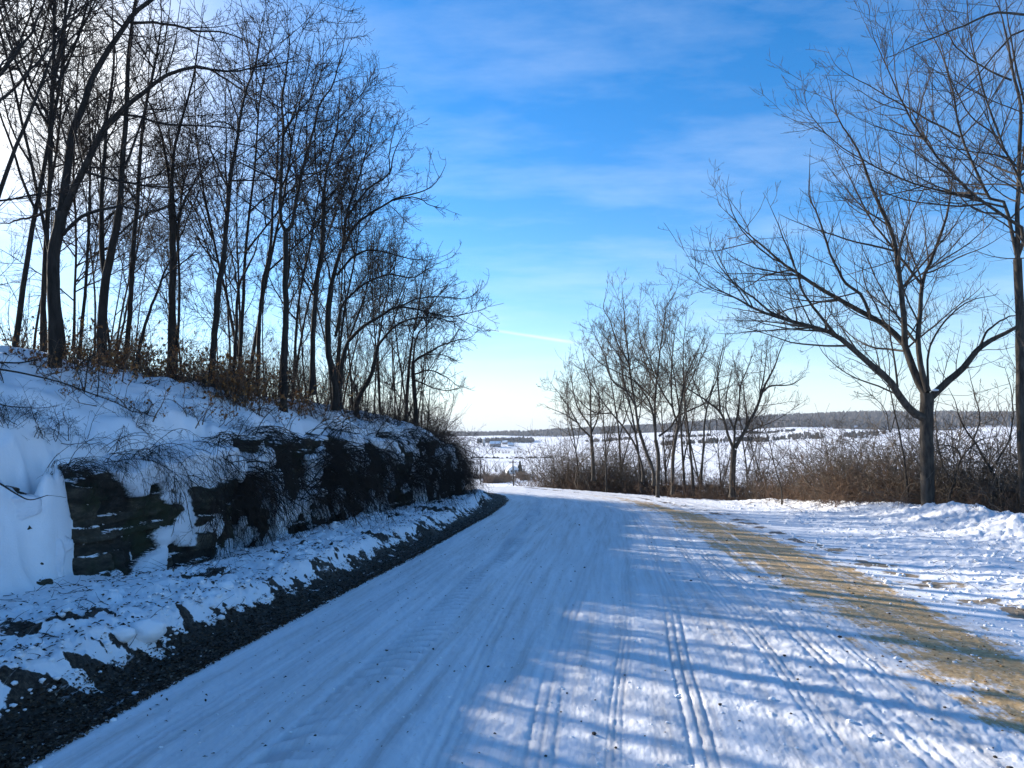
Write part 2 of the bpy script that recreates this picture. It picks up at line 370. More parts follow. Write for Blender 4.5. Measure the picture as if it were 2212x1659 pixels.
M = dict(snow=snow_mat(), far=far_mat(), road=road_mat(), verge=verge_mat(), rock=rock_mat(),
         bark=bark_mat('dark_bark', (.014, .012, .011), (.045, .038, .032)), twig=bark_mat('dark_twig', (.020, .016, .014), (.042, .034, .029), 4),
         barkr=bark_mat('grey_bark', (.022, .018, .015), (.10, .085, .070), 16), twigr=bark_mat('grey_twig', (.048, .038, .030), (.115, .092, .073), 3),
         brush=bark_mat('brown_twig', (.07, .045, .031), (.18, .118, .08), 3), brushg=bark_mat('grey_brown_twig', (.065, .051, .040), (.17, .14, .11), 3),
         bram=bark_mat('bramble_stem', (.018, .014, .012), (.05, .038, .030), 3),
         leaf=rnd_mat('dry_leaf', [(0, (.012, .010, .008)), (.4, (.035, .024, .016)), (.75, (.085, .052, .030)), (.93, (.13, .09, .06)), (1, (.26, .21, .16))]),
         rust=rnd_mat('rust_leaf', [(0, (.10, .04, .018)), (.5, (.26, .115, .042)), (1, (.38, .2, .07))]),
         clod=rnd_mat('sand_clod', [(0, (.15, .09, .04)), (.5, (.38, .25, .12)), (1, (.52, .38, .21))]),
         stone=rnd_mat('dark_stone', [(0, (.02, .018, .016)), (1, (.10, .085, .07))]),
         wood=rnd_mat('woodland', [(0, (.030, .030, .034)), (.5, (.055, .050, .050)), (1, (.085, .072, .065))]),
         white=flat_mat('white_boards', (.62, .64, .66), (.78, .79, .80)), grey=flat_mat('concrete', (.30, .30, .31), (.42, .42, .43), 1), red=flat_mat('weathered_boards', (.16, .13, .12), (.28, .24, .22)),
         dark=flat_mat('dark_glass', (.02, .025, .03), (.04, .045, .05), 3, .3), pole=bark_mat('pole_wood', (.06, .05, .042), (.14, .12, .10), 6), conifer=flat_mat('conifer_needles', (.012, .022, .014), (.04, .055, .03), 3))

# ------------------------------------------------------------------ build ground
def build_ground():
    Rr = [.25]
    while Rr[-1] < 62: Rr.append(Rr[-1]*1.0052+.004)
    while Rr[-1] < 4000: Rr.append(Rr[-1]*1.026)
    Rr = np.array(Rr)
    az = np.concatenate([np.arange(-180, -75, 3), np.arange(-75, -38, .28), np.arange(-38, 38, .078), np.arange(38, 75, .4), np.arange(75, 180.1, 3)])
    a = np.radians(az); nr, na = len(Rr), len(az)
    X = (Rr[:, None]*np.sin(a)[None]).ravel(); Y = (Rr[:, None]*np.cos(a)[None]).ravel()
    near = np.hypot(X, Y) < 72
    Z = np.empty_like(X); mk = np.zeros((len(X), 4)); mk[:, 3] = 1; st = np.zeros((len(X), 3)); T = np.full(len(X), 99.); U = np.full(len(X), -9.); UR = np.zeros(len(X)); S = np.zeros(len(X))
    o = height(X[near], Y[near], True, True)
    Z[near] = o[0]; mk[near, 0] = o[1]; mk[near, 1] = o[2]; mk[near, 2] = np.where(np.abs(o[6]) < 3.2, o[4], o[3]*1.25); mk[near, 3] = o[3]
    S[near] = o[5]; T[near] = o[6]; U[near] = o[7]; UR[near] = o[8]
    Z[~near] = height(X[~near], Y[~near], False)
    V = np.stack([X, Y, Z], 1); st = np.stack([S, T, U], 1)
    i = np.arange(nr-1)[:, None]*na+np.arange(na-1)[None]
    F = np.stack([i, i+1, i+na+1, i+na], -1).reshape(-1, 4)[:, ::-1]
    fc = lambda q: q[F].mean(1)
    fx, fy, ft, fu, fs, fur = fc(X), fc(Y), fc(T), fc(U), fc(S), fc(UR)
    near_f = near[F].all(1)
    road = near_f & (fu <= 0) & (np.abs(ft) < 3.15) & (fs < 88)
    road |= near_f & (fy > 31) & (np.abs(ft) < 3.15) & (fs < 88)
    vl = near_f & ~road & (fu > 0) & (fu < fur) & (fy < 31.5)
    bank = near_f & ~road & (fu >= fur) & (fu < 30) & (fy < 32)
    vr = near_f & ~road & ~vl & ~bank & (ft > 3) & (ft < 8.6) & (fs < 80)
    gr = ~(road | vl | bank | vr)
    def sub(name, sel, mat):
        f = F[sel]; ids, inv = np.unique(f.ravel(), return_inverse=True)
        return tag(mesh_np(name, V[ids], inv.reshape(f.shape), mat, True, attrs={'mk': ('FLOAT_COLOR', mk[ids]), 'st': ('FLOAT_VECTOR', st[ids])}), kind='structure')
    sub('road', road, M['road'])['label'] = 'packed snow road with tyre tracks and a sandy right wheel path'
    sub('verge', vl, M['verge'])['label'] = 'ploughed snow verge with a dark leaf strip below the rock bank'
    sub('verge', vr, M['verge'])['label'] = 'sunlit ploughed snow verge and berm below the spreading tree'
    sub('snow_bank', bank, M['snow'])['label'] = 'steep snow covered bank carrying the wood'
    sub('ground', gr, M['far'])['label'] = 'snow covered fields and valley'
build_ground()

# ------------------------------------------------------------------ rock outcrops
def rock_line(y): return np.interp(y, XL_Y, XL_X)-np.interp(y, UR_Y, UR_U)
def build_rock(y0, y1, label, seed, push=0.):
    ny = int((y1-y0)/.022); nz = 110
    y = np.linspace(y0, y1, ny)[None]*np.ones((nz, 1)); f = np.linspace(0, 1, nz)[:, None]*np.ones((1, ny))
    hr = np.interp(y, HR_Y, HR_H); z0 = -.02*y-.25; top = hr*.90+.22*pn2(y*1.1+seed, y*0)+.08*pn2(y*3.7+seed, y*0)+.08
    end = sst(y0, y0+.35, y)*sst(y1, y1-.35, y)
    zz = z0+f*(top+.25)*(.55+.45*end)
    rel = zz-z0
    wv = rel+.11*pn2(y*.6, rel*1.1+seed)+.05*pn2(y*1.9, rel*2.3)+.02*pn2(y*5, rel*3); wv = wv+.05*np.sin(wv*9+seed)
    thick = .135; k = np.floor(wv/thick); fr = wv/thick-k
    rs = np.random.default_rng(seed); tab = rs.uniform(-1, 1, 64); tabw = rs.uniform(.25, .75, 64); tabo = rs.uniform(0, 1, 64)
    ki = (k.astype(int)) % 64
    cell = np.floor((y+tabo[ki]*3)/tabw[ki]); fy = (y+tabo[ki]*3)/tabw[ki]-cell
    hsh = np.sin(cell*12.9898+ki*78.233)*43758.5453; hsh = hsh-np.floor(hsh)
    off = tab[ki]*.045*(.4+.9*np.abs(pn2(y*.9, ki*.7)))+(hsh-.5)*.12
    groove = .022*np.exp(-(np.minimum(fr, 1-fr)/.08)**2)*(.4+.9*np.abs(pn2(y*1.3, ki*.9)))+.06*np.exp(-(np.minimum(fy, 1-fy)*tabw[ki]/.018)**2)
    off = off-groove+.035*pn3(y*6, zz*9, y*0+seed)+.018*pn3(y*19, zz*23, y*0)+.34*pn2(y*.75+seed, zz*.7)+.12*pn2(y*2.1+seed, zz*1.9)
    off = off-.30*(1-end)-.12*np.sin(f*np.pi)*0
    back = sst(.93, 1.0, f)*.55
    pn = fbm(y*.95+seed*1.7, zz*1.25+3, 3)+.25*(f-.45)
    th_ = .10 if seed == 5 else .18; sm = sst(th_, th_+.10, pn+.10*pn3(y*5, zz*5, y*0))*sst(0, .06, f); off = off*(1-.8*sm)+sm*(.03+.10*np.sqrt(np.clip((pn-th_)/.5, 0, 1)))
    rndb = np.where(np.abs(hsh) < 2, hsh, 0)
    x = rock_line(y)-.02+push+off*.9-back-.10*f
    V = np.stack([x.ravel(), y.ravel(), zz.ravel()], 1)
    i = np.arange(nz-1)[:, None]*ny+np.arange(ny-1)[None]
    F = np.stack([i, i+1, i+ny+1, i+ny], -1).reshape(-1, 4)
    # closed back so the outcrop has thickness
    Vb = V.copy(); Vb[:, 0] -= 1.0; n = len(V)
    e = np.concatenate([np.arange(ny), np.arange(1, nz)*ny+ny-1, (nz-1)*ny+np.arange(ny-2, -1, -1), np.arange(nz-2, 0, -1)*ny])
    e2 = np.roll(e, -1); Fs = np.stack([e, e+n, e2+n, e2], 1)
    V = np.concatenate([V, Vb]); F = np.concatenate([F, F[:, ::-1]+n, Fs])
    o = mesh_np('rock_outcrop', V, F, M['rock'], False, attrs={'mk': ('FLOAT_COLOR', np.tile(np.stack([sm.ravel(), rndb.ravel(), sm.ravel()*0, sm.ravel()*0+1], 1), (2, 1)))})
    return tag(o, label, 'rock', 'dark limestone ledges along the foot of the bank')
build_rock(6.6, 8.9, 'mostly buried limestone at the left edge showing dark cracks between snow pillows', 60, .10)
build_rock(9.0, 12.6, 'nearest bare limestone ledge with blocky layers and a snow tongue over it', 5)
build_rock(12.7, 18.4, 'long dark limestone ledge hung with brambles in the middle of the bank', 21)
build_rock(18.6, 24.2, 'dark limestone ledge under brambles just before the far bank end', 33)
build_rock(24.4, 29.0, 'low dark limestone ledge at the far end of the bank by the bend', 47)

# ------------------------------------------------------------------ branches
def nrm(v): return v/np.maximum(np.linalg.norm(v, axis=-1, keepdims=True), 1e-9)
def resamp(p, n):
    p = np.asarray(p, float)
    if len(p) > 2:                        # Catmull-Rom through the traced points
        q = np.concatenate([[2*p[0]-p[1]], p, [2*p[-1]-p[-2]]]); o = []
        for i in range(1, len(q)-2):
            for t in np.linspace(0, 1, 8, endpoint=False):
                a, b, c, d = q[i-1:i+3]
                o.append(.5*((2*b)+(-a+c)*t+(2*a-5*b+4*c-d)*t*t+(-a+3*b-3*c+d)*t**3))
        p = np.array(o+[p[-1]])
    s = np.concatenate([[0], np.cumsum(np.linalg.norm(np.diff(p, axis=0), axis=1))]); u = np.linspace(0, s[-1], n)
    return np.stack([np.interp(u, s, p[:, k]) for k in range(3)], 1)
def tubes(P, R, sides):
    """P (M,N,3), R (M,N) -> verts, quads"""
    Mn, Nn = R.shape
    T = np.empty_like(P); T[:, 1:-1] = P[:, 2:]-P[:, :-2]; T[:, 0] = P[:, 1]-P[:, 0]; T[:, -1] = P[:, -1]-P[:, -2]; T = nrm(T)
    ch = np.abs(nrm(P[:, -1]-P[:, 0])); ref = np.eye(3)[np.argmin(ch, 1)][:, None]
    A = nrm(np.cross(T, ref)); B = np.cross(T, A)
    an = np.arange(sides)*2*np.pi/sides
    V = P[:, :, None]+R[:, :, None, None]*(np.cos(an)[:, None]*A[:, :, None]+np.sin(an)[:, None]*B[:, :, None])
    idx = np.arange(Mn*Nn*sides).reshape(Mn, Nn, sides)
    a = idx[:, :-1]; b = np.roll(a, -1, 2); d = idx[:, 1:]; c = np.roll(d, -1, 2)
    return V.reshape(-1, 3), np.stack([a, b, c, d], -1).reshape(-1, 4)
def merge(parts):
    V = []; F = []; n = 0
    for v, f in parts:
        if len(v) == 0: continue
        V.append(v); F.append(f+n); n += len(v)
    return np.concatenate(V), np.concatenate(F)
def sim(rng, start, d, length, r0, n, up, wig, rmin, taper=.78, swing=None):
    m = len(length); P = np.empty((m, n, 3)); P[:, 0] = start; st = (length/(n-1))[:, None]
    drift = rng.normal(size=(m, 3))*wig*.6
    for k in range(1, n):
        d = nrm(d+rng.normal(size=(m, 3))*wig+drift*.5+np.array([0, 0, 1.])*up/(n-1)*3)
        P[:, k] = P[:, k-1]+d*st
    R = np.maximum(r0[:, None]*(1-taper*np.linspace(0, 1, n)[None]), rmin*.7)
    return P, R
def spawn(rng, P, R, dens, u0, ang, sd, lr, lmin, lmax, n, up, wig, rr, rmin, umax=1.0):
    Mn, Nn = R.shape; Ls = np.linalg.norm(np.diff(P, axis=1), axis=2).sum(1)
    cnt = rng.poisson(np.maximum(Ls*dens*(umax-u0), 0)); idx = np.repeat(np.arange(Mn), cnt)
    u = u0+(umax-u0)*rng.random(len(idx)); f = np.clip(u*(Nn-1), 0, Nn-1.001); i = f.astype(int); w = (f-i)[:, None]
    S = P[idx, i]*(1-w)+P[idx, i+1]*w; tn = nrm(P[idx, i+1]-P[idx, i]); rp = R[idx, i]*(1-w[:, 0])+R[idx, i+1]*w[:, 0]
    pe = nrm(np.cross(tn, rng.normal(size=tn.shape))); a = np.clip(rng.normal(ang, sd, len(idx)), .15, 1.7)[:, None]
    d = np.cos(a)*tn+np.sin(a)*pe
    ln = np.clip(Ls[idx]*lr*(1-.6*u)*rng.uniform(.5, 1.4, len(idx)), lmin, lmax)
    r0 = np.maximum(np.minimum(rp*.72, rr*ln), rmin)
    return sim(rng, S, d, ln, r0, n, up, wig, rmin)

SP = {   # how each kind of tree ramifies
 'wood': dict(l2=(4.2, .14, .90, .28, .38, .35, 2.8, 10, .07, .065, .0095), l3=(7.0, .08, .80, .3, .46, .18, 1.2, 6, .05, .08, .0085), l4=(8, .08, .75, .3, .45, .08, .55, 4, .03, .10, .008), rmin=.0040),
 'cotton': dict(l2=(2.6, .12, .88, .24, .40, .4, 3.0, 11, .15, .075, .009), l3=(5.4, .10, .85, .25, .40, .15, 1.1, 7, .20, .10, .0085), l4=(7.0, .06, .9, .25, .40, .06, .30, 4, .34, .13, .0085), rmin=.0038),
}
def crown_of(rng, P, R, sp, f2=1., f3=1., f4=1., rscale=1.):
    g = []; rm = SP[sp]['rmin']*rscale
    a = SP[sp]['l2']; P2, R2 = spawn(rng, P, R, a[0]*f2, a[1], a[2], a[3], a[4], a[5], a[6], a[7], a[8], a[9], a[10], rm*1.5)
    a = SP[sp]['l3']; P3, R3 = spawn(rng, P2, R2, a[0]*f3, a[1], a[2], a[3], a[4], a[5], a[6], a[7], a[8], a[9], a[10], rm*1.15)
    P3b, R3b = spawn(rng, P, R, a[0]*.35*f3, .3, a[2], a[3], .12, a[5], a[6]*.7, a[7], a[8], a[9], a[10], rm*1.15)
    P3 = np.concatenate([P3, P3b]); R3 = np.concatenate([R3, R3b])
    a = SP[sp]['l4']; P4, R4 = spawn(rng, P3, R3, a[0]*f4, a[1], a[2], a[3], a[4], a[5], a[6], a[7], a[8], a[9], a[10], rm)
    return [(P2, R2, 4), (P3, R3, 3), (P4, R4, 3)]
def tree_obj(name, base, trunk, crown, bark, twig, label, group=None, cat='tree'):
    root = thing(name, base, label, cat, group); b = np.asarray(base, float)
    v, f = merge([tubes(P-b, R, s) for P, R, s in trunk]); kid(root, mesh_np('trunk', v, f, bark, True, root))
    v, f = merge([tubes(P-b, R, s) for P, R, s in crown if len(P)]); kid(root, mesh_np('crown', v, f, twig, True, root))
    return root

def hero(name, D, limbs, sp, bark, twig, label, group, seed, f=(1, 1, 1), cat='tree', rough=.02, fit=True):
    """limbs: (points in overview pixels, width px start, end, depth offset start, end, side-branch start)"""
    rng = np.random.default_rng(seed)
    bx, by = limbs[0][0][0]
    if fit: D = hit(bx, by, default=D) or D
    tr = []; PP = []; RR = []
    for li, (pts, w0, w1, o0, o1) in enumerate(limbs):
        n = len(pts); ss = np.linspace(0, 1, n)
        p = np.array([pt(x, y, D+o0+(o1-o0)*k) for (x, y), k in zip(pts, ss)])
        if li == 0: p = np.concatenate([[p[0]+(p[0]-p[1])*0-np.array([0, 0, .5])], p])
        q = resamp(p, 22); q[2:] += np.stack([fbm(np.arange(20)*.35+seed, np.full(20, 3.3*k+li), 2)*rough for k in range(3)], 1)
        k = D/FPX/2.16016/2; Rr = (w0+(w1-w0)*np.linspace(0, 1, 22)**.85)*k
        if w1 < 7 and (li > 0 or n < 99) and w1 < .75*w0+1: Rr = Rr*(1-.7*np.linspace(0, 1, 22)**5)
        if li == 0: Rr[:3] *= np.array([1.5, 1.22, 1.06])
        tr.append((q[None], Rr[None], 9 if w0 > 12 else 6)); PP.append(q); RR.append(Rr)
    P = np.array(PP); R = np.array(RR)
    # side branches on the lowest trunk section are rare
    up = np.array([max(0, min(1, 1)) for _ in PP])
    base = pt(bx, by, D); base[2] = min(base[2], hgt(base[0], base[1])+.05) if abs(base[2]-hgt(base[0], base[1])) < .6 else base[2]
    cr = crown_of(rng, P[1:] if len(P) > 1 else P, R[1:] if len(P) > 1 else R, sp, *f, rscale=max(.8, min(D/17., 1.25)))
    if len(P) > 1:
        P0 = P[:1, 8:]; R0 = R[:1, 8:]
        c0 = crown_of(rng, P0, R0, sp, f[0]*.8, f[1], f[2], rscale=max(.8, min(D/17., 1.25))); cr = cr+c0
    return tree_obj(name, base, tr, cr, bark, twig, label, group, cat)

def c1(*a): return [(x/3, y/3) for x, y in a]
def c2(*a): return [(x/3, 553+y/3) for x, y in a]
def c4(*a): return [(1474.7+x/3, 553+y/3) for x, y in a]
def c8(*a): return [(1474.7+x/3, y/3) for x, y in a]
def cA(*a): return [(360+x/3.072, y/3.072) for x, y in a]
def cB(*a): return [(432+x/3.4137, 504+y/3.4137) for x, y in a]
def c5(*a): return [(1116+x/3.4137, 576+y/3.4137) for x, y in a]
def c6(*a): return [(1764+x/3.546, 720+y/3.546) for x, y in a]

GL = 'bare trees along the top of the rock bank'
bk, tw, br, tr_ = M['bark'], M['twig'], M['barkr'], M['twigr']
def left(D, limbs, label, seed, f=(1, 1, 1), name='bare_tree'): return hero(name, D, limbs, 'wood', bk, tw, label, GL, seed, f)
left(14, [(c2((360, 720), (352, 300), (350, 0))+c1((380, 1500), (400, 1370)), 30, 24, 0, 0),
          (c1((400, 1370), (440, 1050), (470, 850), (545, 680), (600, 500), (700, 330), (800, 180), (870, 90), (960, 20), (1080, -80)), 19, 9, 0, .8),
          (c1((405, 1400), (480, 1220), (540, 1100), (620, 940), (690, 820), (760, 740), (870, 650), (960, 580), (1080, 490), (1270, 430), (1400, 450), (1560, 455), (1700, 425), (1950, 390)), 16, 3, 0, -1.2),
          (c1((850, 150), (980, 145), (1100, 165), (1270, 195), (1420, 205), (1560, 250), (1700, 310)), 7, 2.5, .6, -.6),
          (c1((1270, 435), (1420, 480), (1550, 570), (1680, 680), (1800, 800)), 5, 2, -.7, -1.4),
          (c1((410, 1520), (450, 1470), (550, 1400), (700, 1350), (850, 1350), (960, 1400), (1100, 1450)), 9, 3, 0, -.9),
          (c1((350, 1350), (220, 1400), (110, 1430), (-40, 1460)), 7, 3, 0, .7),
          (c1((760, 740), (900, 755), (1030, 800), (1180, 810), (1400, 815), (1600, 850), (1720, 890)), 6, 2.5, -.4, .4),
          (c1((800, 180), (700, 100), (600, -30)), 6, 3, .5, 1.5)],
     'thick forked tree nearest the road on the left bank, with two long limbs leaning right', 11)
left(11, [([(-90, 900), (-60, 600), (-20, 480), (30, 330), (65, 250), (100, 150), (137, 60), (150, -40)], 16, 5, 0, .6),
          (c1((-60, 1000), (-20, 690), (60, 610), (170, 480), (290, 350), (420, 160), (480, 0)), 9, 4, .2, 1.2),
          (c1((-60, 560), (0, 480), (130, 320), (230, 150), (290, 0), (330, -80)), 9, 4, .2, -.8),
          (c1((110, 30), (115, 200), (135, 270), (-20, 450)), 3, 4, -.5, -.6)],
     'tree whose trunk stands off the left edge and sends curved limbs into the top corner', 12)
left(15, [(c2((655, 640), (680, 200))+c1((750, 1500), (780, 1300)), 23, 14, 0, 0),
          (c1((780, 1300), (790, 1100), (805, 900), (820, 700), (830, 450), (850, 200), (880, 0), (900, -120)), 13, 7, 0, .5),
          (c2((690, 180), (660, 0))+c1((655, 1500), (665, 1200), (690, 800), (740, 400), (730, 100), (740, -60)), 12, 4, .1, 1.2),
          (c1((770, 1520), (850, 1450), (940, 1380), (1080, 1340), (1250, 1200), (1420, 980), (1480, 900)), 5, 2, 0, -1),
          (c1((800, 1100), (880, 900), (960, 620), (1000, 430), (1100, 160)), 6, 2, 0, .8)],
     'second thick tree from the left, its stem splitting low in two parallel stems', 13)
left(16, [(c2((815, 670), (840, 400), (860, 0)), 12, 11, 0, 0),
          (c1((860, 1659), (890, 1300), (905, 1050), (930, 800), (960, 600), (1000, 450), (1040, 150), (1045, -60)), 10, 4, 0, .5)],
     'straight slim tree close to the right of the twin stemmed tree', 14, (1.2, 1, 1))
left(17, [(c2((1110, 650), (1115, 300), (1120, 0))+c1((1110, 1300),), 17, 13, 0, 0),
          (c1((1110, 1300), (1080, 1050), (1030, 820), (960, 650), (900, 560)), 9, 3, 0, .8),
          (c1((1110, 1300), (1115, 1080), (1150, 880), (1200, 700), (1260, 480), (1290, 250), (1330, 40)), 9, 3, 0, -.7),
          (c1((1120, 1480), (1220, 1250), (1320, 1080), (1430, 950), (1520, 870)), 6, 2, 0, .6)],
     'tall tree with a stout straight stem forking high, behind rust coloured leaves', 15)
left(14.5, [(c2((880, 740), (940, 450), (1050, 150), (1130, -20)), 9, 6, 0, .3), (c2((1050, 150), (1180, 40), (1290, -20)), 4, 2, .2, -.3)],
     'thin stem leaning strongly right in front of the stout straight tree', 16)
left(15.5, [(c2((1370, 800), (1390, 500), (1420, 200), (1450, 0)), 15, 12, 0, 0),
            ([(483.3, 553)]+c1((1456, 1600), (1480, 1300), (1510, 1050), (1550, 800), (1590, 600), (1650, 430), (1700, 200), (1720, 60)), 11, 3, 0, .6),
            (c1((1490, 1250), (1400, 1050), (1340, 900), (1330, 700)), 5, 2, 0, .8),
            (c1((1540, 860), (1480, 800), (1400, 790), (1270, 810)), 4, 2, 0, -.8)],
     'tall straight tree leaning slightly right, third stout stem along the bank', 17)
left(16, [(c2((1510, 830), (1530, 500), (1550, 200), (1640, 0), (1690, -150)), 9, 5, 0, .4), (c2((1545, 230), (1500, 0), (1440, -200)), 5, 2, .1, .7)],
     'slim crooked tree bending right between two straight stems', 18)
left(16.5, [(c2((1670, 800), (1690, 300), (1740, 0)), 10, 8, 0, 0), ([(580, 553)]+cA((692, 1600), (700, 1400), (730, 1150), (740, 950), (735, 700), (720, 480)), 7, 2.5, 0, .7)],
     'slim straight tree just left of the tree with a wishbone fork', 19)
left(16, [(c2((1840, 870), (1850, 500), (1850, 0))+cA((790, 1540),), 14, 12, 0, 0),
          (cA((790, 1540), (755, 1450), (760, 1150), (775, 850), (765, 680), (790, 500), (815, 300), (800, 150), (770, 20)), 9, 2.5, 0, .5),
          (cA((790, 1540), (830, 1500), (870, 1280), (930, 1020), (980, 850), (1020, 680), (1100, 570), (1140, 430), (1170, 320), (1195, 180)), 9, 2.5, 0, -.6),
          (cA((785, 870), (850, 770), (920, 690), (970, 620), (1030, 470), (1040, 300), (1060, 200)), 4, 2, .1, .7)],
     'tall tree with a wishbone fork above a straight pole like stem', 20, (1.2, 1, 1))
left(17.5, [(cB((830, 1030), (840, 600), (870, 300), (900, 80))+cA((1045, 1280),), 12, 9, 0, 0),
            (cA((1045, 1280), (1000, 1180), (985, 1000), (990, 800), (1020, 600)), 5, 2, 0, .7),
            (cA((1045, 1280), (1060, 1150), (1095, 1000), (1130, 850), (1145, 700), (1150, 480)), 6, 2, 0, -.5),
            (cB((850, 480), (770, 330), (720, 160), (650, 60)), 5, 2, 0, .7), (cA((1040, 1340), (1120, 1260), (1190, 1200), (1230, 1100)), 4, 2, 0, -.6)],
     'tree with a dark stem forking in a slim V right of the wishbone tree', 21, (1.2, 1, 1))
left(18, [(cB((1000, 1150), (945, 850), (945, 600), (970, 380)), 15, 12, 0, 0),
          (cB((970, 380), (1000, 250), (1050, 100))+cA((1170, 1659), (1190, 1450), (1250, 1250), (1300, 1100), (1350, 870), (1360, 760)), 10, 2, 0, .6),
          (cA((1185, 1620), (1250, 1500), (1380, 1400), (1500, 1330), (1620, 1290), (1760, 1240), (1850, 1100), (1850, 1040)), 7, 1.6, .1, -1),
          (cA((1190, 1450), (1320, 1270), (1470, 1160), (1500, 1050), (1540, 950), (1600, 860), (1640, 840)), 6, 1.6, .2, .8),
          (cA((1500, 1330), (1650, 1310), (1750, 1360), (1860, 1390)), 3, 1.5, -.5, -.8),
          (cA((1480, 1160), (1480, 1000), (1510, 850), (1500, 750)), 3, 1.5, .4, .8),
          (cB((970, 380), (945, 250), (900, 130), (860, 20)), 6, 2, 0, .9),
          (cB((1010, 310), (1100, 200), (1220, 130), (1350, 135), (1500, 180), (1650, 200), (1790, 170)), 6, 1.6, 0, -.9)],
     'broad tree with crown spreading right against the sky at the top of the wood edge', 22, (1.5, 1.2, 1.1))
left(19, [(cB((1030, 1150), (1050, 950), (1090, 800)), 12, 9, 0, 0),
          (cB((1090, 800), (1200, 690), (1330, 610), (1450, 545), (1600, 560), (1750, 600), (1900, 610), (2080, 560), (2180, 500)), 8, 1.5, 0, -1.2),
          (cB((1000, 760), (1050, 530), (1130, 440), (1240, 360), (1400, 300), (1560, 330), (1700, 250), (1880, 170)), 7, 1.6, 0, .8),
          (cB((1450, 545), (1620, 480), (1800, 470), (1960, 480), (2090, 400)), 4, 1.5, -.5, .2),
          (cB((1090, 800), (1180, 560), (1260, 300), (1300, 100)), 5, 2, 0, .6)],
     'low tree arching far right with drooping limbs toward the road', 23, (1.6, 1.2, 1.1))
left(21, [(cB((1160, 1230), (1260, 1050), (1310, 830)), 11, 8, 0, 0), (cB((1310, 830), (1400, 720), (1500, 650), (1650, 620), (1850, 650), (1980, 740)), 6, 1.5, 0, -.8),
          (cB((1310, 830), (1350, 600), (1390, 380), (1380, 150)), 5, 1.6, 0, .6), (cB((1400, 720), (1480, 500), (1550, 300)), 4, 1.5, 0, .4)],
     'leaning tree rising to the right from the snowy lip of the bank', 24, (1.6, 1.2, 1))
left(24, [(cB((1520, 1300), (1550, 900), (1580, 700)), 8, 6, 0, 0), (cB((1580, 700), (1610, 560), (1640, 350), (1690, 150)), 5, 1.5, 0, .4), (cB((1580, 720), (1680, 560), (1800, 420), (1900, 330)), 4, 1.5, 0, -.6)],
     'slender upright tree near the far end of the bank', 25, (2, 1.3, 1))
left(25, [(cB((1590, 1290), (1575, 1100), (1570, 950)), 11, 8, 0, 0), (cB((1570, 950), (1700, 870), (1850, 800), (1990, 770), (2060, 700)), 5, 1.5, 0, -.8),
          (cB((1570, 960), (1640, 900), (1800, 900), (1920, 960)), 4, 1.5, 0, .7), (cB((1570, 950), (1600, 760), (1700, 650), (1820, 560)), 5, 1.5, 0, .4),
          (cB((1580, 1040), (1680, 1010), (1800, 1050), (1930, 1150)), 4, 1.5, 0, -.6), (cB((1580, 1080), (1700, 1130), (1830, 1160), (1960, 1130)), 4, 1.5, 0, .3)],
     'low bushy tree last on the bank, its twigs fanning over the bend', 26, (2.2, 1.4, 1.1))
left(15, [(c2((290, 500), (285, 200))+c1((310, 1600), (310, 1300), (370, 950), (410, 550), (420, 250), (430, 40)), 9, 4, .6, 1.2), (c1((310, 1300), (240, 1000), (180, 700)), 4, 2, .8, 1.4)],
     'thin stem immediately left of the thick forked tree', 27, (1.3, 1, 1))
left(17, [(c2((480, 480), (490, 0))+c1((490, 1450), (480, 1000), (500, 600), (520, 300)), 6, 3, 1, 1.6)],
     'thin straight stem between the thick forked tree and the twin stemmed tree', 28, (1.3, 1, 1))

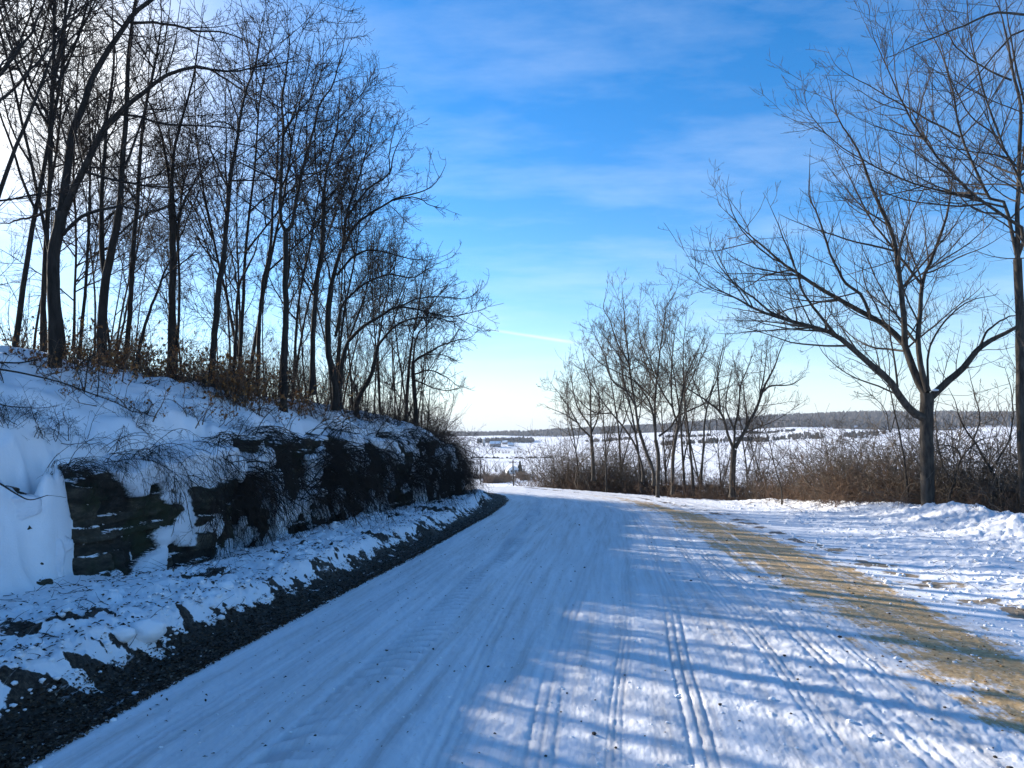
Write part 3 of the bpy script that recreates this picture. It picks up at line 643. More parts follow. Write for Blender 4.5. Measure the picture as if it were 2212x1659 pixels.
# ---- right-hand trees
GR = 'bare trees beyond the right verge'
def right(D, limbs, label, seed, f=(1, 1, 1), fit=False):
    if seed == 51: limbs = [(p, a*(1.0 if i == 0 else 1.22), b*1.15, c, d) for i, (p, a, b, c, d) in enumerate(limbs)]
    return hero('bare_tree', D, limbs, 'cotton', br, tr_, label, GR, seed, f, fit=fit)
R1 = right(16.8, [(c4((1592, 1690), (1585, 1450), (1580, 1200), (1580, 1050), (1580, 890)), 27, 24, 0, 0),
        (c4((1570, 1050), (1500, 1020), (1420, 930), (1330, 800), (1200, 690), (1100, 600), (990, 510), (820, 455), (680, 410), (480, 350), (300, 250), (140, 180), (80, 70)), 15, 2, 0, -1.5),
        (c4((1578, 900), (1520, 800), (1460, 640), (1430, 560), (1300, 440), (1230, 400), (1000, 270), (850, 180), (640, 40), (560, -30), (400, -170), (230, -340)), 15, 2, .1, 1.6),
        (c4((1440, 570), (1430, 350), (1400, 100), (1370, -100), (1230, -430), (1130, -700), (1000, -900), (930, -1180)), 11, 2, .1, -.9),
        (c4((1590, 880), (1540, 700), (1530, 430), (1560, 150), (1620, 0), (1720, -300), (1760, -600), (1800, -800)), 11, 2.2, 0, .9),
        (c4((1600, 920), (1700, 830), (1800, 740), (1920, 600), (2050, 520), (2180, 450), (2300, 330)), 14, 6, 0, -.8),
        (c4((990, 510), (900, 400), (830, 310), (780, 230), (740, 100), (700, 0), (620, -200), (540, -380)), 6, 1.6, -.8, -1.6),
        (c4((1220, 400), (1160, 260), (1060, 180), (1000, 70), (960, 0), (880, -250), (820, -400), (830, -700)), 7, 1.8, .5, 0),
        (c4((820, 455), (600, 380), (470, 280), (330, 170), (260, 60), (200, -60)), 5, 1.5, -1, -.4),
        (c4((1560, 200), (1450, 60), (1300, -130), (1210, -250), (1040, -600), (960, -760)), 6, 1.8, .2, 1.4),
        (c4((1920, 600), (1980, 480), (2100, 400), (2250, 370)), 5, 2, -.4, .5),
        (c4((1590, 860), (1600, 600), (1700, 420), (1850, 300), (2050, 250)), 5, 2, 0, .9),
        (c4((860, 180), (700, 120), (480, 80), (330, 10), (250, -60)), 4, 1.5, .9, .2),
        (c4((640, 40), (560, 0), (380, -170), (290, -400), (300, -530)), 3.5, 1.4, 1.1, .6)],
   'large spreading tree on the right verge with a thick trunk and low limbs reaching left', 51, (1.6, 1.15, 1))
snowc = Poly(); snowc.lathe([(.02, -.03), (.10, -.01), (.11, .03), (.07, .065), (.02, .08)], 10)
fk = pt(1474.7+1635/3, 553+872/3, 16.65); so = snowc.build('snow_cap', M['snow'], None, None, 0, True); so.parent = R1; so.location = Vector(fk)-R1.location; so.scale = (.75, .6, .45)
R2 = right(15.5, [([(2218, 1180), (2206, 900), (2203, 700), (2198, 560)], 22, 17, 0, 0),
        (c8((2175, 1659), (2212, 1500), (2080, 1400), (1900, 1270), (1750, 1130), (1540, 870), (1440, 700), (1330, 450), (1230, 230), (1200, 30)), 9, 1.8, 0, -1.3),
        ([(2198, 560), (2170, 440)]+c8((2000, 1300), (1880, 1050), (1800, 850), (1750, 600), (1680, 350), (1560, 120), (1480, -60)), 9, 2, 0, .8),
        ([(2198, 560), (2200, 380)]+c8((2190, 700), (2140, 480), (2080, 150), (2010, -30)), 12, 5, 0, 0),
        (c8((1880, 1270), (1740, 1250), (1450, 1170), (1200, 1050), (1000, 930), (870, 800), (800, 680), (785, 480)), 5, 1.5, -.4, .6),
        (c8((1800, 890), (1600, 780), (1440, 690), (1230, 570), (1000, 430), (930, 300)), 5, 1.5, .3, 1.2),
        (c8((2130, 520), (2000, 460), (1800, 330), (1700, 180), (1640, 0)), 5, 2, 0, -.6)],
   'trunk cut by the right edge of the view, its high limbs crossing the spreading tree', 52, (2.0, 1.2, 1.1))
right(13.5, [([(2290, 1230), (2275, 900), (2262, 650), (2255, 500)], 18, 14, 0, 0),
        ([(2258, 560), (2215, 420), (2160, 300), (2120, 180), (2095, 60), (2085, -60)], 7, 2.5, 0, .5), ([(2255, 500), (2230, 300), (2190, 120), (2165, -50)], 8, 3, 0, -.4),
        ([(2258, 600), (2190, 500), (2110, 450), (2020, 430), (1950, 380)], 5, 1.5, 0, .6), ([(2215, 420), (2130, 370), (2040, 290), (1985, 180)], 4, 1.4, .2, -.3), ([(2160, 300), (2090, 240), (2040, 130), (2020, 20)], 4, 1.4, .3, .6)],
   'tree standing just off the right edge whose fine limbs fan into the upper right corner', 66, (1.5, 1.1, 1))
right(9.5, [([(2450, 1250), (2445, 700), (2435, 300), (2425, 130)], 20, 14, 0, 0),
        (c8((2850, 160), (2500, 110), (2212, 88), (2050, 85), (1900, 130), (1600, 260), (1330, 370), (1220, 405)), 9, 2, 0, -.6),
        (c8((2850, 130), (2500, 150), (2212, 190), (2100, 260), (1900, 500), (1760, 640), (1640, 790), (1560, 960)), 7, 1.6, 0, .4)],
   'near tree off the right edge showing only two dark crossing branches at the top', 53, (.35, .6, .5))
# group beyond the bend
right(31, [(c5((1040, 1640), (1045, 1400), (1025, 1280)), 9, 8, 0, 0), (c5((1025, 1280), (1020, 1000), (1040, 780), (1060, 600), (1085, 430), (1110, 280), (1170, 200), (1200, 90)), 6, 1.4, 0, .6),
        (c5((1030, 1300), (1000, 1060), (940, 930), (850, 830), (700, 760), (600, 700), (500, 560)), 5, 1.4, 0, -.8), (c5((1050, 1250), (1140, 1180), (1190, 1100), (1300, 1050), (1400, 990), (1460, 820), (1500, 600)), 5, 1.4, 0, .9)],
   'tall tree at the middle of the clump beyond the bend, with a forked grey stem', 54, (2.2, 1.5, 1.2))
right(30.5, [(c5((1010, 1520), (960, 1380), (900, 1200)), 8, 7, 0, 0), (c5((900, 1200), (870, 1000), (840, 820), (820, 620), (800, 420), (785, 250), (775, 110)), 6, 1.3, 0, .5),
        (c5((870, 1020), (820, 930), (700, 830), (640, 640), (560, 470), (520, 380)), 4, 1.2, 0, -.7), (c5((820, 700), (740, 560), (690, 400), (640, 300), (670, 150)), 4, 1.2, .2, .6)],
   'tall tree leaning left in the clump beyond the bend', 55, (2.3, 1.5, 1.2))
right(31.5, [(c5((1150, 1590), (1155, 1380), (1190, 1170)), 8, 7, 0, 0), (c5((1190, 1170), (1150, 1040), (1140, 850), (1150, 650), (1180, 420), (1240, 300)), 5, 1.3, 0, .5),
        (c5((1190, 1170), (1220, 960), (1250, 800), (1300, 700), (1370, 540), (1420, 440)), 5, 1.3, 0, -.5), (c5((1150, 1040), (1060, 900), (960, 660), (900, 500), (910, 250)), 4, 1.2, .1, .8)],
   'dark stemmed tree with a V fork right of the tallest stems beyond the bend', 56, (2.3, 1.5, 1.2))
right(32, [(c5((1300, 1600), (1270, 1250), (1240, 1000), (1230, 800), (1230, 560), (1250, 380), (1260, 280)), 7, 1.4, 0, .4), (c5((1235, 950), (1320, 760), (1380, 640), (1440, 500)), 3, 1.2, 0, -.4)],
   'thin single stemmed tree leaning left beside the V forked trees', 57, (2.2, 1.5, 1.2))
right(32.5, [(c5((1360, 1560), (1380, 1300), (1385, 1160), (1420, 980), (1490, 780), (1540, 560), (1530, 420)), 6, 1.4, 0, .4), (c5((1400, 1060), (1330, 900), (1270, 760), (1180, 650)), 3, 1.2, 0, -.4)],
   'thin crooked tree left of the snowy V shaped trunk', 58, (1.6, 1.2, 1))
right(29, [(c5((1590, 1600), (1595, 1450), (1605, 1350)), 13, 12, 0, 0), (c5((1600, 1350), (1560, 1240), (1530, 1130), (1490, 1060), (1400, 990), (1280, 910), (1180, 850), (1060, 740)), 7, 1.3, 0, -.8),
        (c5((1500, 1080), (1490, 920), (1480, 800), (1510, 650), (1540, 500)), 5, 1.3, 0, .4), (c5((1605, 1340), (1610, 1180), (1640, 1020), (1650, 880), (1700, 760), (1770, 560)), 6, 1.3, 0, .6),
        (c5((1610, 1340), (1700, 1180), (1770, 1040), (1820, 900), (1900, 740), (1950, 600), (2010, 500), (2080, 460)), 9, 1.4, 0, -.5), (c5((1820, 920), (1880, 880), (2050, 860), (2150, 740)), 4, 1.2, -.2, .3),
        (c5((1600, 1190), (1545, 1040), (1560, 880), (1600, 700)), 4, 1.3, .1, .7), (c5((1790, 980), (1830, 760), (1850, 560)), 4, 1.3, -.2, .5)],
   'short trunk splitting low into a wide V of pale limbs between clump and spreading tree', 59, (2.3, 1.5, 1.2))
right(36, [(c5((565, 1500), (560, 1400), (550, 1250)), 8, 7, 0, 0), (c5((550, 1250), (545, 1050), (540, 850), (500, 700), (480, 560)), 5, 1.2, 0, .4),
        (c5((550, 1260), (460, 1170), (400, 1060), (330, 960), (270, 880), (230, 830)), 4, 1.2, 0, -.6), (c5((550, 1230), (600, 1100), (610, 950), (560, 800), (590, 640)), 4, 1.2, 0, .6), (c5((460, 1160), (360, 1090), (240, 1040), (190, 1010)), 3, 1.1, -.2, .2),
        (c5((555, 1200), (440, 1010), (400, 800), (380, 660)), 4, 1.1, 0, .6)],
   'smaller round crowned tree at the left end of the clump beyond the bend', 60, (2.8, 1.6, 1.2))
right(33, [(c5((930, 1500), (880, 1330), (800, 1200), (700, 1080), (640, 1000), (560, 880), (470, 720), (430, 600)), 6, 1.3, .3, -.5), (c5((700, 1080), (560, 1070), (430, 950), (350, 840)), 3, 1.1, 0, -.4)],
   'thin tree bowing left between the round crowned tree and the clump', 61, (1.6, 1.2, 1))
right(18.2, [(c6((700, 1270), (660, 900), (610, 650), (560, 440), (520, 250), (500, 100)), 6, 2, .4, .8), (c6((600, 640), (560, 760), (530, 600), (420, 470), (270, 330)), 2.5, 1.2, .5, .3), (c6((560, 420), (470, 320), (360, 240), (130, 140)), 2.5, 1.2, .6, 0)],
   'thin crooked sapling in front of the low limb left of the spreading trunk', 62, (1.2, .8, .8))
right(17.0, [(c6((1460, 1290), (1340, 1050), (1200, 820), (1110, 680), (1060, 520), (1010, 420)), 9, 3, .3, .8), (c6((1200, 820), (1250, 650), (1190, 400), (1150, 240)), 4, 1.5, .5, 1.2), (c6((1340, 1050), (1480, 800), (1500, 500), (1440, 250)), 5, 1.6, .3, -.5)],
   'dark sapling leaning left over the tangle right of the spreading trunk', 63, (1.6, 1.2, 1))
right(17.0, [(c6((1000, 1350), (1050, 1150), (1110, 960), (1230, 830), (1400, 780)), 8, 3, .2, -.4), (c6((1110, 960), (1060, 880), (960, 850), (900, 880)), 4, 1.6, 0, .3), (c6((1050, 1150), (960, 1000), (940, 820), (1010, 780)), 3, 1.3, 0, .6)],
   'crooked low tree with elbow bends just right of the spreading trunk', 64, (1.6, 1.2, 1))
right(23.5, [(c4((640, 1510), (600, 1380), (560, 1200), (480, 1000), (440, 880)), 3.5, 1.4, .3, .8), (c4((600, 1380), (680, 1250), (700, 1150)), 2, 1, .3, -.2), (c4((590, 1330), (480, 1180), (440, 1120)), 2, 1, .3, .4)],
   'thin sapling standing alone at the gap in the right verge brush', 65, (1.8, 1, .8))

# (the copied trees follow)
# ------------------------------------------------------------------ generic wood trees, saplings and brush (copied)
def proto_tree(seed, h, r, name='slim_tree', f=(1, 1, 1), lean=.05, twist=.03):
    rng = np.random.default_rng(seed); n = 20
    P, R = sim(rng, np.zeros((1, 3))-np.array([[0, 0, .4]]), nrm(np.array([[rng.normal()*lean, rng.normal()*lean, 1.]])), np.array([h+.4]), np.array([r]), n, .12, twist, .006, .86)
    limbs = spawn(rng, P, R, 1.3, .24, .55, .18, .52, .8, h*.5, 14, .28, .06, .02, .008, .95)
    tr = [(P, R, 6), (limbs[0], limbs[1], 5)]
    A = limbs
    cr = crown_of(rng, A[0], A[1], 'wood', 1.4*f[0], f[1], f[2], 1.15)
    top = P[:, 12:]; tR = R[:, 12:]; cr = cr+crown_of(rng, top, tR, 'wood', 1.2*f[0], f[1], f[2], 1.15)
    return tr, cr
def sapling(seed, h, n=4):
    rng = np.random.default_rng(seed)
    d = nrm(np.stack([rng.normal(0, .22, n), rng.normal(0, .22, n), np.ones(n)], 1))
    P, R = sim(rng, rng.normal(0, .12, (n, 3))*np.array([1, 1, 0])-np.array([0, 0, .2]), d, h*rng.uniform(.6, 1.1, n), np.full(n, .005+.0032*h), 14, .1, .06, .005)
    P2, R2 = spawn(rng, P, R, 5.0, .12, .75, .25, .34, .2, 1.2, 7, .14, .12, .011, .005)
    P3, R3 = spawn(rng, P2, R2, 6, .1, .7, .25, .45, .1, .55, 4, .05, .16, .01, .0045)
    return [(P, R, 5)], [(P2, R2, 3), (P3, R3, 3)]
def shrub(seed, n, h, cone, up, dens=(6, 6), r=.009, spread=.25, droop=0):
    rng = np.random.default_rng(seed); a = rng.uniform(0, 6.283, n); k = np.abs(rng.normal(0, cone, n))
    d = nrm(np.stack([np.cos(a)*np.sin(k), np.sin(a)*np.sin(k), np.cos(k)], 1))
    S = np.stack([rng.normal(0, spread, n), rng.normal(0, spread, n), np.full(n, -.15)], 1)
    P, R = sim(rng, S, d, h*rng.uniform(.55, 1.15, n), r*rng.uniform(.6, 1.4, n), 12, up, .17, .004)
    P2, R2 = spawn(rng, P, R, dens[0], .12, .95, .35, .38, .15, .9, 7, up*.3, .16, .012, .004)
    P3, R3 = spawn(rng, P2, R2, dens[1], .1, .8, .3, .4, .06, .3, 4, 0, .2, .012, .0036)
    return [(P, R, 4)], [(P2, R2, 3), (P3, R3, 3)]
def bramble(seed, n=38, wid=1.0, out=1.2, ln=2.0):
    rng = np.random.default_rng(seed)
    S = np.stack([rng.uniform(-.5, .15, n), rng.uniform(-wid, wid, n), rng.uniform(-.35, .05, n)], 1)
    d = nrm(np.stack([rng.uniform(.25, 1.1, n)*out, rng.normal(0, .55, n), rng.uniform(.2, 1.2, n)], 1))
    P, R = sim(rng, S, d, ln*rng.uniform(.45, 1.25, n), .0075*rng.uniform(.7, 1.7, n), 14, -.85, .07, .004, .7)
    P2, R2 = spawn(rng, P, R, 6.5, .15, .8, .3, .32, .18, .9, 7, -.45, .14, .011, .004)
    P3, R3 = spawn(rng, P2, R2, 7, .1, .8, .3, .4, .08, .35, 4, -.2, .2, .011, .0038)
    return [(P, R, 4)], [(P2, R2, 3), (P3, R3, 3)]
def leaves_np(pts, size, rng, curl=.35):
    m = len(pts); a = nrm(rng.normal(size=(m, 3))); b = nrm(np.cross(a, rng.normal(size=(m, 3)))); c = np.cross(a, b)
    s = (size*rng.uniform(.6, 1.3, m))[:, None]
    V = np.stack([pts-a*s, pts-b*s*.55+c*s*curl, pts+a*s, pts+b*s*.55+c*s*curl], 1)
    idx = np.arange(m*4).reshape(m, 4); F = np.concatenate([idx[:, [0, 1, 2]], idx[:, [0, 2, 3]]])
    return V.reshape(-1, 3), F, np.repeat(rng.random(m), 4)
def place(kind, tr, cr, loc, label, group, cat, bark, twig, n0=('trunk', 'crown')):
    root = thing(kind, loc, label, cat, group)
    v, f = merge([tubes(*q) for q in tr]); kid(root, mesh_np(n0[0], v, f, bark, True, root))
    v, f = merge([tubes(*q) for q in cr if len(q[0])]); kid(root, mesh_np(n0[1], v, f, twig, True, root))
    return root
class Kind:
    """first placement moves the original, later ones copy it"""
    def __init__(s, root): s.root = root; s.used = False
    def put(s, loc, rz, sc, label=None, rx=0, ry=0):
        sc = (sc, sc, sc) if isinstance(sc, (int, float)) else sc
        if not s.used:
            s.used = True; o = s.root; o.location = [float(v) for v in loc]; o.rotation_euler = (rx, ry, rz); o.scale = sc
            if label: o['label'] = label
            return o
        return dup(s.root, loc, rz, sc, rx, ry, label)
rp = random.Random(5)
WLAB = 'slim bare tree among the crowded trunks of the wood behind the bank edge'
woods = [Kind(place('slim_tree', *proto_tree(100+i, h, r), (0, 0, 0), WLAB, 'slim trees crowding the wood on the bank', 'tree', bk, tw)) for i, (h, r) in
         enumerate([(9.5, .052), (8.5, .042), (10.5, .056), (7.5, .036), (9, .046), (8, .04)])]
spots = []
def far_enough(x, y, d): return all((x-a)**2+(y-b)**2 > d*d for a, b in spots)
tries = 0
while len(spots) < 92 and tries < 4000:
    tries += 1
    y = rp.uniform(9.5, 36); xr = float(rock_line(min(y, 29))); d = 1.1+abs(rp.gauss(0, 1))*5.5
    x = xr-d
    if y > 30: x = -rp.uniform(2.5, 14)-(y-30)*1.0
    if y > 30 and abs(float(cen_st(np.array([x]), np.array([y]))[1][0])) < 5: continue
    if x/y < -1.4: continue
    if d < 3.2 and y < 17: continue
    if not far_enough(x, y, .5): continue
    spots.append((x, y))
for i, (x, y) in enumerate(spots):
    k = woods[i % 6]; lim = np.interp(y, [10, 16, 20, 25, 30, 36], [1.15, 1.05, .95, .78, .55, .42])
    if x < rock_line(min(y, 29))-5: lim *= 1.1
    s = lim*rp.uniform(.78, 1.08)
    k.put((x, y, hgt(x, y)-.05), rp.uniform(0, 6.28), (s*rp.uniform(.85, 1.1), s*rp.uniform(.85, 1.1), s), rx=rp.gauss(0, .06), ry=rp.gauss(0, .06)+.02)
for i in range(12):                    # trees standing left of the view, whose shade crosses the road
    y = rp.uniform(1, 13); x = -rp.uniform(8.5, 20)
    if x/y > -1.0: continue
    woods[i % 6].put((x, y, hgt(x, y)-.05), rp.uniform(0, 6.28), rp.uniform(.9, 1.2), rx=rp.gauss(0, .05), ry=rp.gauss(0, .05))
SLAB = 'thin many stemmed sapling in the undergrowth between the trunks on the bank'
saps = [Kind(place('sapling', *sapling(200+i, h, n), (0, 0, 0), SLAB, 'saplings in the undergrowth on the bank', 'sapling', tw, tw, ('stems', 'crown'))) for i, (h, n) in
        enumerate([(2.6, 5), (3.4, 4), (2.0, 6), (4.0, 3)])]
for i in range(120):
    y = rp.uniform(9, 32); x = float(rock_line(min(y, 29)))-(.9+abs(rp.gauss(0, 1))*3.6)
    if y < 13 and rp.random() < .45: x -= 3
    if y > 29.5: x = -rp.uniform(2.2, 7)
    s = rp.uniform(.5, 1.1)*(.6 if y < 17 else .8)
    saps[i % 4].put((x, y, hgt(x, y)-.03), rp.uniform(0, 6.28), s, rx=rp.gauss(0, .08), ry=rp.gauss(0, .08))
def proto_cotton(seed, h, r):
    rng = np.random.default_rng(seed)
    P, R = sim(rng, np.array([[0, 0, -.4]]), nrm(np.array([[rng.normal()*.08, rng.normal()*.08, 1.]])), np.array([h+.4]), np.array([r]), 20, .15, .035, .006, .88)
    A = spawn(rng, P, R, 1.5, .22, .5, .15, .6, .8, h*.55, 14, .34, .05, .02, .008, .95)
    return [(P, R, 6), (A[0], A[1], 5)], crown_of(rng, A[0], A[1], 'cotton', 1.9, 1.3, 1.1, 1.2)+crown_of(rng, P[:, 10:], R[:, 10:], 'cotton', 1.6, 1.3, 1.1, 1.2)
CLB = 'slim upswept bare tree filling in the clump beyond the bend'
ct = [Kind(place('slim_tree', *proto_cotton(170+i, h, r), (0, 0, 0), CLB, 'slim trees in the clump beyond the bend', 'tree', br, tr_)) for i, (h, r) in enumerate([(7.2, .07), (6.2, .055), (7.8, .075)])]
for i, (dx, D, sc_) in enumerate(((1250, 37, .72), (1310, 35, .85), (1345, 38, 1.0), (1385, 34.5, 1.0), (1440, 36, 1.05), (1480, 34, .95), (1520, 36.5, .92), (1560, 34, .8), (1620, 35, .85), (1660, 33, .7))):
    rr_ = ray(dx, 1000); x = rr_[0]/rr_[1]*D; ct[i % 3].put((x, D, hgt(x, D)-.05), i*2.1, (sc_, sc_, sc_*1.12))
# leafy shrubs with rust leaves at the feet of the trunks
def leafy(seed, nm, label, group, n=16, h=1.0, dens=150):
    tr, cr = shrub(seed, n, h, .55, .05)
    root = place('leafy_shrub', tr, cr, (0, 0, 0), label, group, 'shrub', M['brush'], M['brush'], ('stems', 'crown'))
    rng = np.random.default_rng(seed); P = cr[1][0].reshape(-1, 3); P = P[rng.integers(0, len(P), dens)]
    v, f, r = leaves_np(P, .035, rng); kid(root, mesh_np('leaves', v, f, M['rust'], False, root, {'rnd': ('FLOAT', r)})); return Kind(root)
LLAB = 'low shrub holding rust coloured dead leaves at the foot of the bank trees'
lf = [leafy(300+i, 'a', LLAB, 'rusty leaved shrubs under the bank trees', 16, .9+.2*i, 240) for i in range(3)]
for i in range(64):
    dx = rp.uniform(20, 720); dy = 742+rp.gauss(12, 18)+max(0, dx-300)*.2
    D = hit(dx, dy, lo=9, default=None)
    if D is None: D = rp.uniform(14.5, 18)
    p = pt(dx, dy, D); p[2] = hgt(p[0], p[1])
    if p[0] > rock_line(min(p[1], 29))-.9: continue
    lf[i % 3].put(p-np.array([0, 0, .05]), rp.uniform(0, 6.28), rp.uniform(.6, 1.1))
# brambles hanging over the rock face
BLAB = 'dark bramble tangle hanging over the limestone ledge'
brs = [Kind(place('bramble', *bramble(400+i, n, w, o, l), (0, 0, 0), BLAB, 'brambles hanging over the rock', 'bramble', M['bram'], M['bram'], ('stems', 'crown'))) for i, (n, w, o, l) in
       enumerate([(42, .9, 1.2, 1.7), (46, 1.1, 1.0, 2.1), (34, .8, 1.5, 1.5), (42, 1.0, .8, 1.9)])]
for i in range(34):
    y = 12.3+(i/34)*17.2+rp.uniform(-.3, .3); lvl = rp.choice([0, 0, 1, 1, 2])
    x = float(rock_line(y))+[-.55, -.1, .1][lvl]+rp.uniform(-.15, .15); hr = float(np.interp(y, HR_Y, HR_H))
    z = -.02*y+hr*[.88, .66, .40][lvl]+rp.uniform(-.1, .15)
    brs[i % 4].put((x, y, z), rp.gauss(0, .35), rp.uniform(.7, 1.05)*(1.0 if y < 25 else .8))
brs[0].put((float(rock_line(11.4))-.35, 11.4, 1.15), .1, .75, 'sparse bramble with long arching canes at the near end of the hanging tangle')
for k, (yy, zz_, sc_) in enumerate(((10.3, 1.35, .5), (12.3, 1.55, .7), (9.3, 1.2, .4))):
    brs[(k+1) % 4].put((float(rock_line(yy))-.3, yy, zz_), .2*k-.2, sc_, ['small bramble hanging over the nearest ledge beside the snow patch', 'bramble at the right end of the nearest ledge, canes arching toward the road', 'few thin canes at the left end of the nearest ledge'][k])
# dense twiggy brush along the bank lip and at its far end
TLAB = 'dark twiggy brush on the snowy lip of the bank'
tb = [Kind(place('brush_shrub', *shrub(450+i, 34, 1.25, .75, -.12, (8, 7), .007, .4), (0, 0, 0), TLAB, 'dark brush along the bank lip', 'shrub', M['bram'], M['bram'], ('stems', 'crown'))) for i in range(3)]
for i in range(32):
    y = 12+18.5*rp.random()**.8; x = float(rock_line(min(y, 29)))-rp.uniform(-.05, 1.6)
    tb[i % 3].put((x, y, hgt(x, y)), rp.uniform(0, 6.28), rp.uniform(.45, .85), ry=.15)
for i in range(12):                    # fan shaped young growth above the bend
    y = rp.uniform(21, 31); x = float(rock_line(min(y, 29)))-rp.uniform(.3, 2.6); 
    saps[i % 4].put((x, y, hgt(x, y)-.03), rp.uniform(0, 6.28), rp.uniform(.9, 1.5), rx=rp.gauss(0, .1), ry=.12+rp.gauss(0, .14))
for i in range(16):
    y = rp.uniform(27.0, 31); x = float(np.interp(y, XL_Y, XL_X))-rp.uniform(1.7, 3.4)
    tb[i % 3].put((x, y, hgt(x, y)), rp.uniform(0, 6.28), rp.uniform(.8, 1.3), 'dark bush crowding the far end of the bank at the bend')
WLB = 'dead weed sprig poking out of the smooth snow on the bank slope'
wd = [leafy(330+i, 'w', WLB, 'weed sprigs on the snowy bank slope', 5, .75, 26) for i in range(3)]
for i in range(54):
    dx = rp.uniform(100, 600); dy = rp.uniform(790, 900)+max(0, dx-380)*.12; D = hit(dx, dy, lo=8.5)
    if D is None or D > 17: continue
    p = pt(dx, dy, D); wd[i % 3].put((p[0], p[1], hgt(p[0], p[1])-.03), rp.uniform(0, 6.28), rp.uniform(.45, 1.0), rx=rp.gauss(0, .2), ry=.25+rp.gauss(0, .2))
for i in range(15):
    y = rp.uniform(9.0, 13.4); x = float(rock_line(y))-rp.uniform(-.15, 1.3)
    tb[i % 3].put((x, y, hgt(x, y)-.02), rp.uniform(0, 6.28), rp.uniform(.28, .6), 'small dark twiggy shrub in the snow just above the nearest ledge', ry=.3)
# fallen branches lying over the smooth snow in the left foreground
def fallen(D, pts, w, label, seed, f=.6):
    rng = np.random.default_rng(seed); ps = []
    for k, (x, y) in enumerate(pts):
        ps.append(pt(x, y, D[0]+(D[1]-D[0])*k/(len(pts)-1)))
    q = resamp(ps, 20)
    q[:, 2] = np.maximum(q[:, 2], height(q[:, 0], q[:, 1], False)+.02)
    R = (w*np.linspace(1, .35, 20))*D[0]/FPX/2.16/2
    P2, R2 = spawn(rng, q[None], R[None], 2.2*f, .1, .5, .2, .3, .2, .9, 7, .02, .08, .01, .0035)
    b = q[0]; v, f_ = merge([tubes(q[None]-b, R[None], 6), tubes(P2-b, R2, 6)])
    tag(mesh_np('fallen_branch', v, f_, M['bram'], True, loc=b), label, 'branch', 'bare branches lying over the snowy bank')
fallen((9.6, 11.6), c2((-60, 730), (0, 735), (150, 760), (400, 820), (560, 880), (750, 950), (880, 1020), (1000, 1065)), 5, 'long bare branch drooping across the smooth snow below the thick forked tree', 1)
fallen((10.5, 12.6), c2((-60, 700), (0, 690), (150, 690), (300, 650), (500, 590), (640, 545)), 4.5, 'bare branch reaching level toward the foot of the thick forked tree', 2)
fallen((12.2, 12.6), c2((480, 740), (540, 680), (620, 640), (720, 640)), 4.5, 'short bowed branch arching out of the snow right of the thick trunk', 3, .3)
fallen((8.0, 8.4), c2((-60, 1450), (0, 1475), (120, 1550), (200, 1580), (310, 1550)), 5, 'dark bowed stem crossing the snow drift at the left edge', 4, .3)
fallen((9.0, 9.8), c2((-60, 900), (0, 960), (120, 980), (260, 985), (385, 970)), 3.5, 'thin bare twig lying level over the snow at the left edge', 5, .5)

# ---- right verge brush
KL = {}
bL = 'reddish brown brush thicket behind the ploughed berm'
rb = [Kind(place('brush_shrub', *shrub(500+i, 46, 1.15, .8, -.02, (9, 8), .006, .5), (0, 0, 0), bL, 'brown brush behind the right berm', 'shrub', M['brush'], M['brush'], ('stems', 'crown'))) for i in range(4)]
gL = 'taller grey brown bush between the trees beyond the right verge'
gb = [Kind(place('bare_bush', *shrub(520+i, 30, 2.3, .42, .10, (4.6, 6), .011, .3), (0, 0, 0), gL, 'grey bushes between the right trees', 'shrub', M['brushg'], M['brushg'], ('stems', 'crown'))) for i in range(4)]
def on_right(dx, D, off=0): 
    r = ray(dx, 1000); x = r[0]/r[1]*D; return (x, D, hgt(x, D)-.05+off)
def berm_D(dx):                        # distance of the berm crest along a sight line
    r = ray(dx, 1000); Y = np.arange(8, 45, .1); X = r[0]/r[1]*Y; s, t = cen_st(X, Y); bm = np.interp(s, BM_S, BM_T)
    w = np.where((t > bm) & (s > 25))[0]; return float(Y[w[0]]) if len(w) else 36.
i = 0
for dx in np.arange(1180, 1690, 9):
    D = berm_D(dx)+rp.uniform(.9, 3.2)
    if math.sin(dx*.031)+.7*math.sin(dx*.077+1) < -.75 or 1640 < dx < 1690: continue
    rb[i % 4].put(on_right(dx+rp.uniform(-8, 8), D), rp.uniform(0, 6.28), rp.uniform(.75, 1.7)*(1.15 if D > 30 else .9)); i += 1
for dx in np.arange(1715, 1975, 9):
    D = berm_D(dx)+rp.uniform(.7, 2.6); rb[i % 4].put(on_right(dx+rp.uniform(-8, 8), D, .1), rp.uniform(0, 6.28), rp.uniform(.6, 1.6), 'rust brown brush mound left of the spreading trunk'); i += 1
for dx in np.arange(2045, 2300, 14):
    D = berm_D(dx)+rp.uniform(1.2, 2.8); rb[i % 4].put(on_right(dx+rp.uniform(-8, 8), D), rp.uniform(0, 6.28), rp.uniform(.7, 1.1), 'low brown brush under the tangle right of the spreading trunk'); i += 1
i = 0
for dx in np.arange(1195, 1420, 9):
    D = berm_D(dx)+rp.uniform(1.5, 5); gb[i % 4].put(on_right(dx+rp.uniform(-8, 8), D), rp.uniform(0, 6.28), rp.uniform(1.2, 1.9)*(1.15 if dx < 1300 else 1)); i += 1
for dx in np.arange(1410, 1760, 22):
    D = berm_D(dx)+rp.uniform(1.5, 4); gb[i % 4].put(on_right(dx+rp.uniform(-8, 8), D), rp.uniform(0, 6.28), rp.uniform(.8, 1.3)); i += 1
for dx in np.arange(1770, 1990, 15):
    D = berm_D(dx)+rp.uniform(1.5, 3.5); gb[i % 4].put(on_right(dx+rp.uniform(-8, 8), D), rp.uniform(0, 6.28), rp.uniform(1.0, 1.65), 'grey bush standing out of the rust brown brush left of the spreading trunk'); i += 1
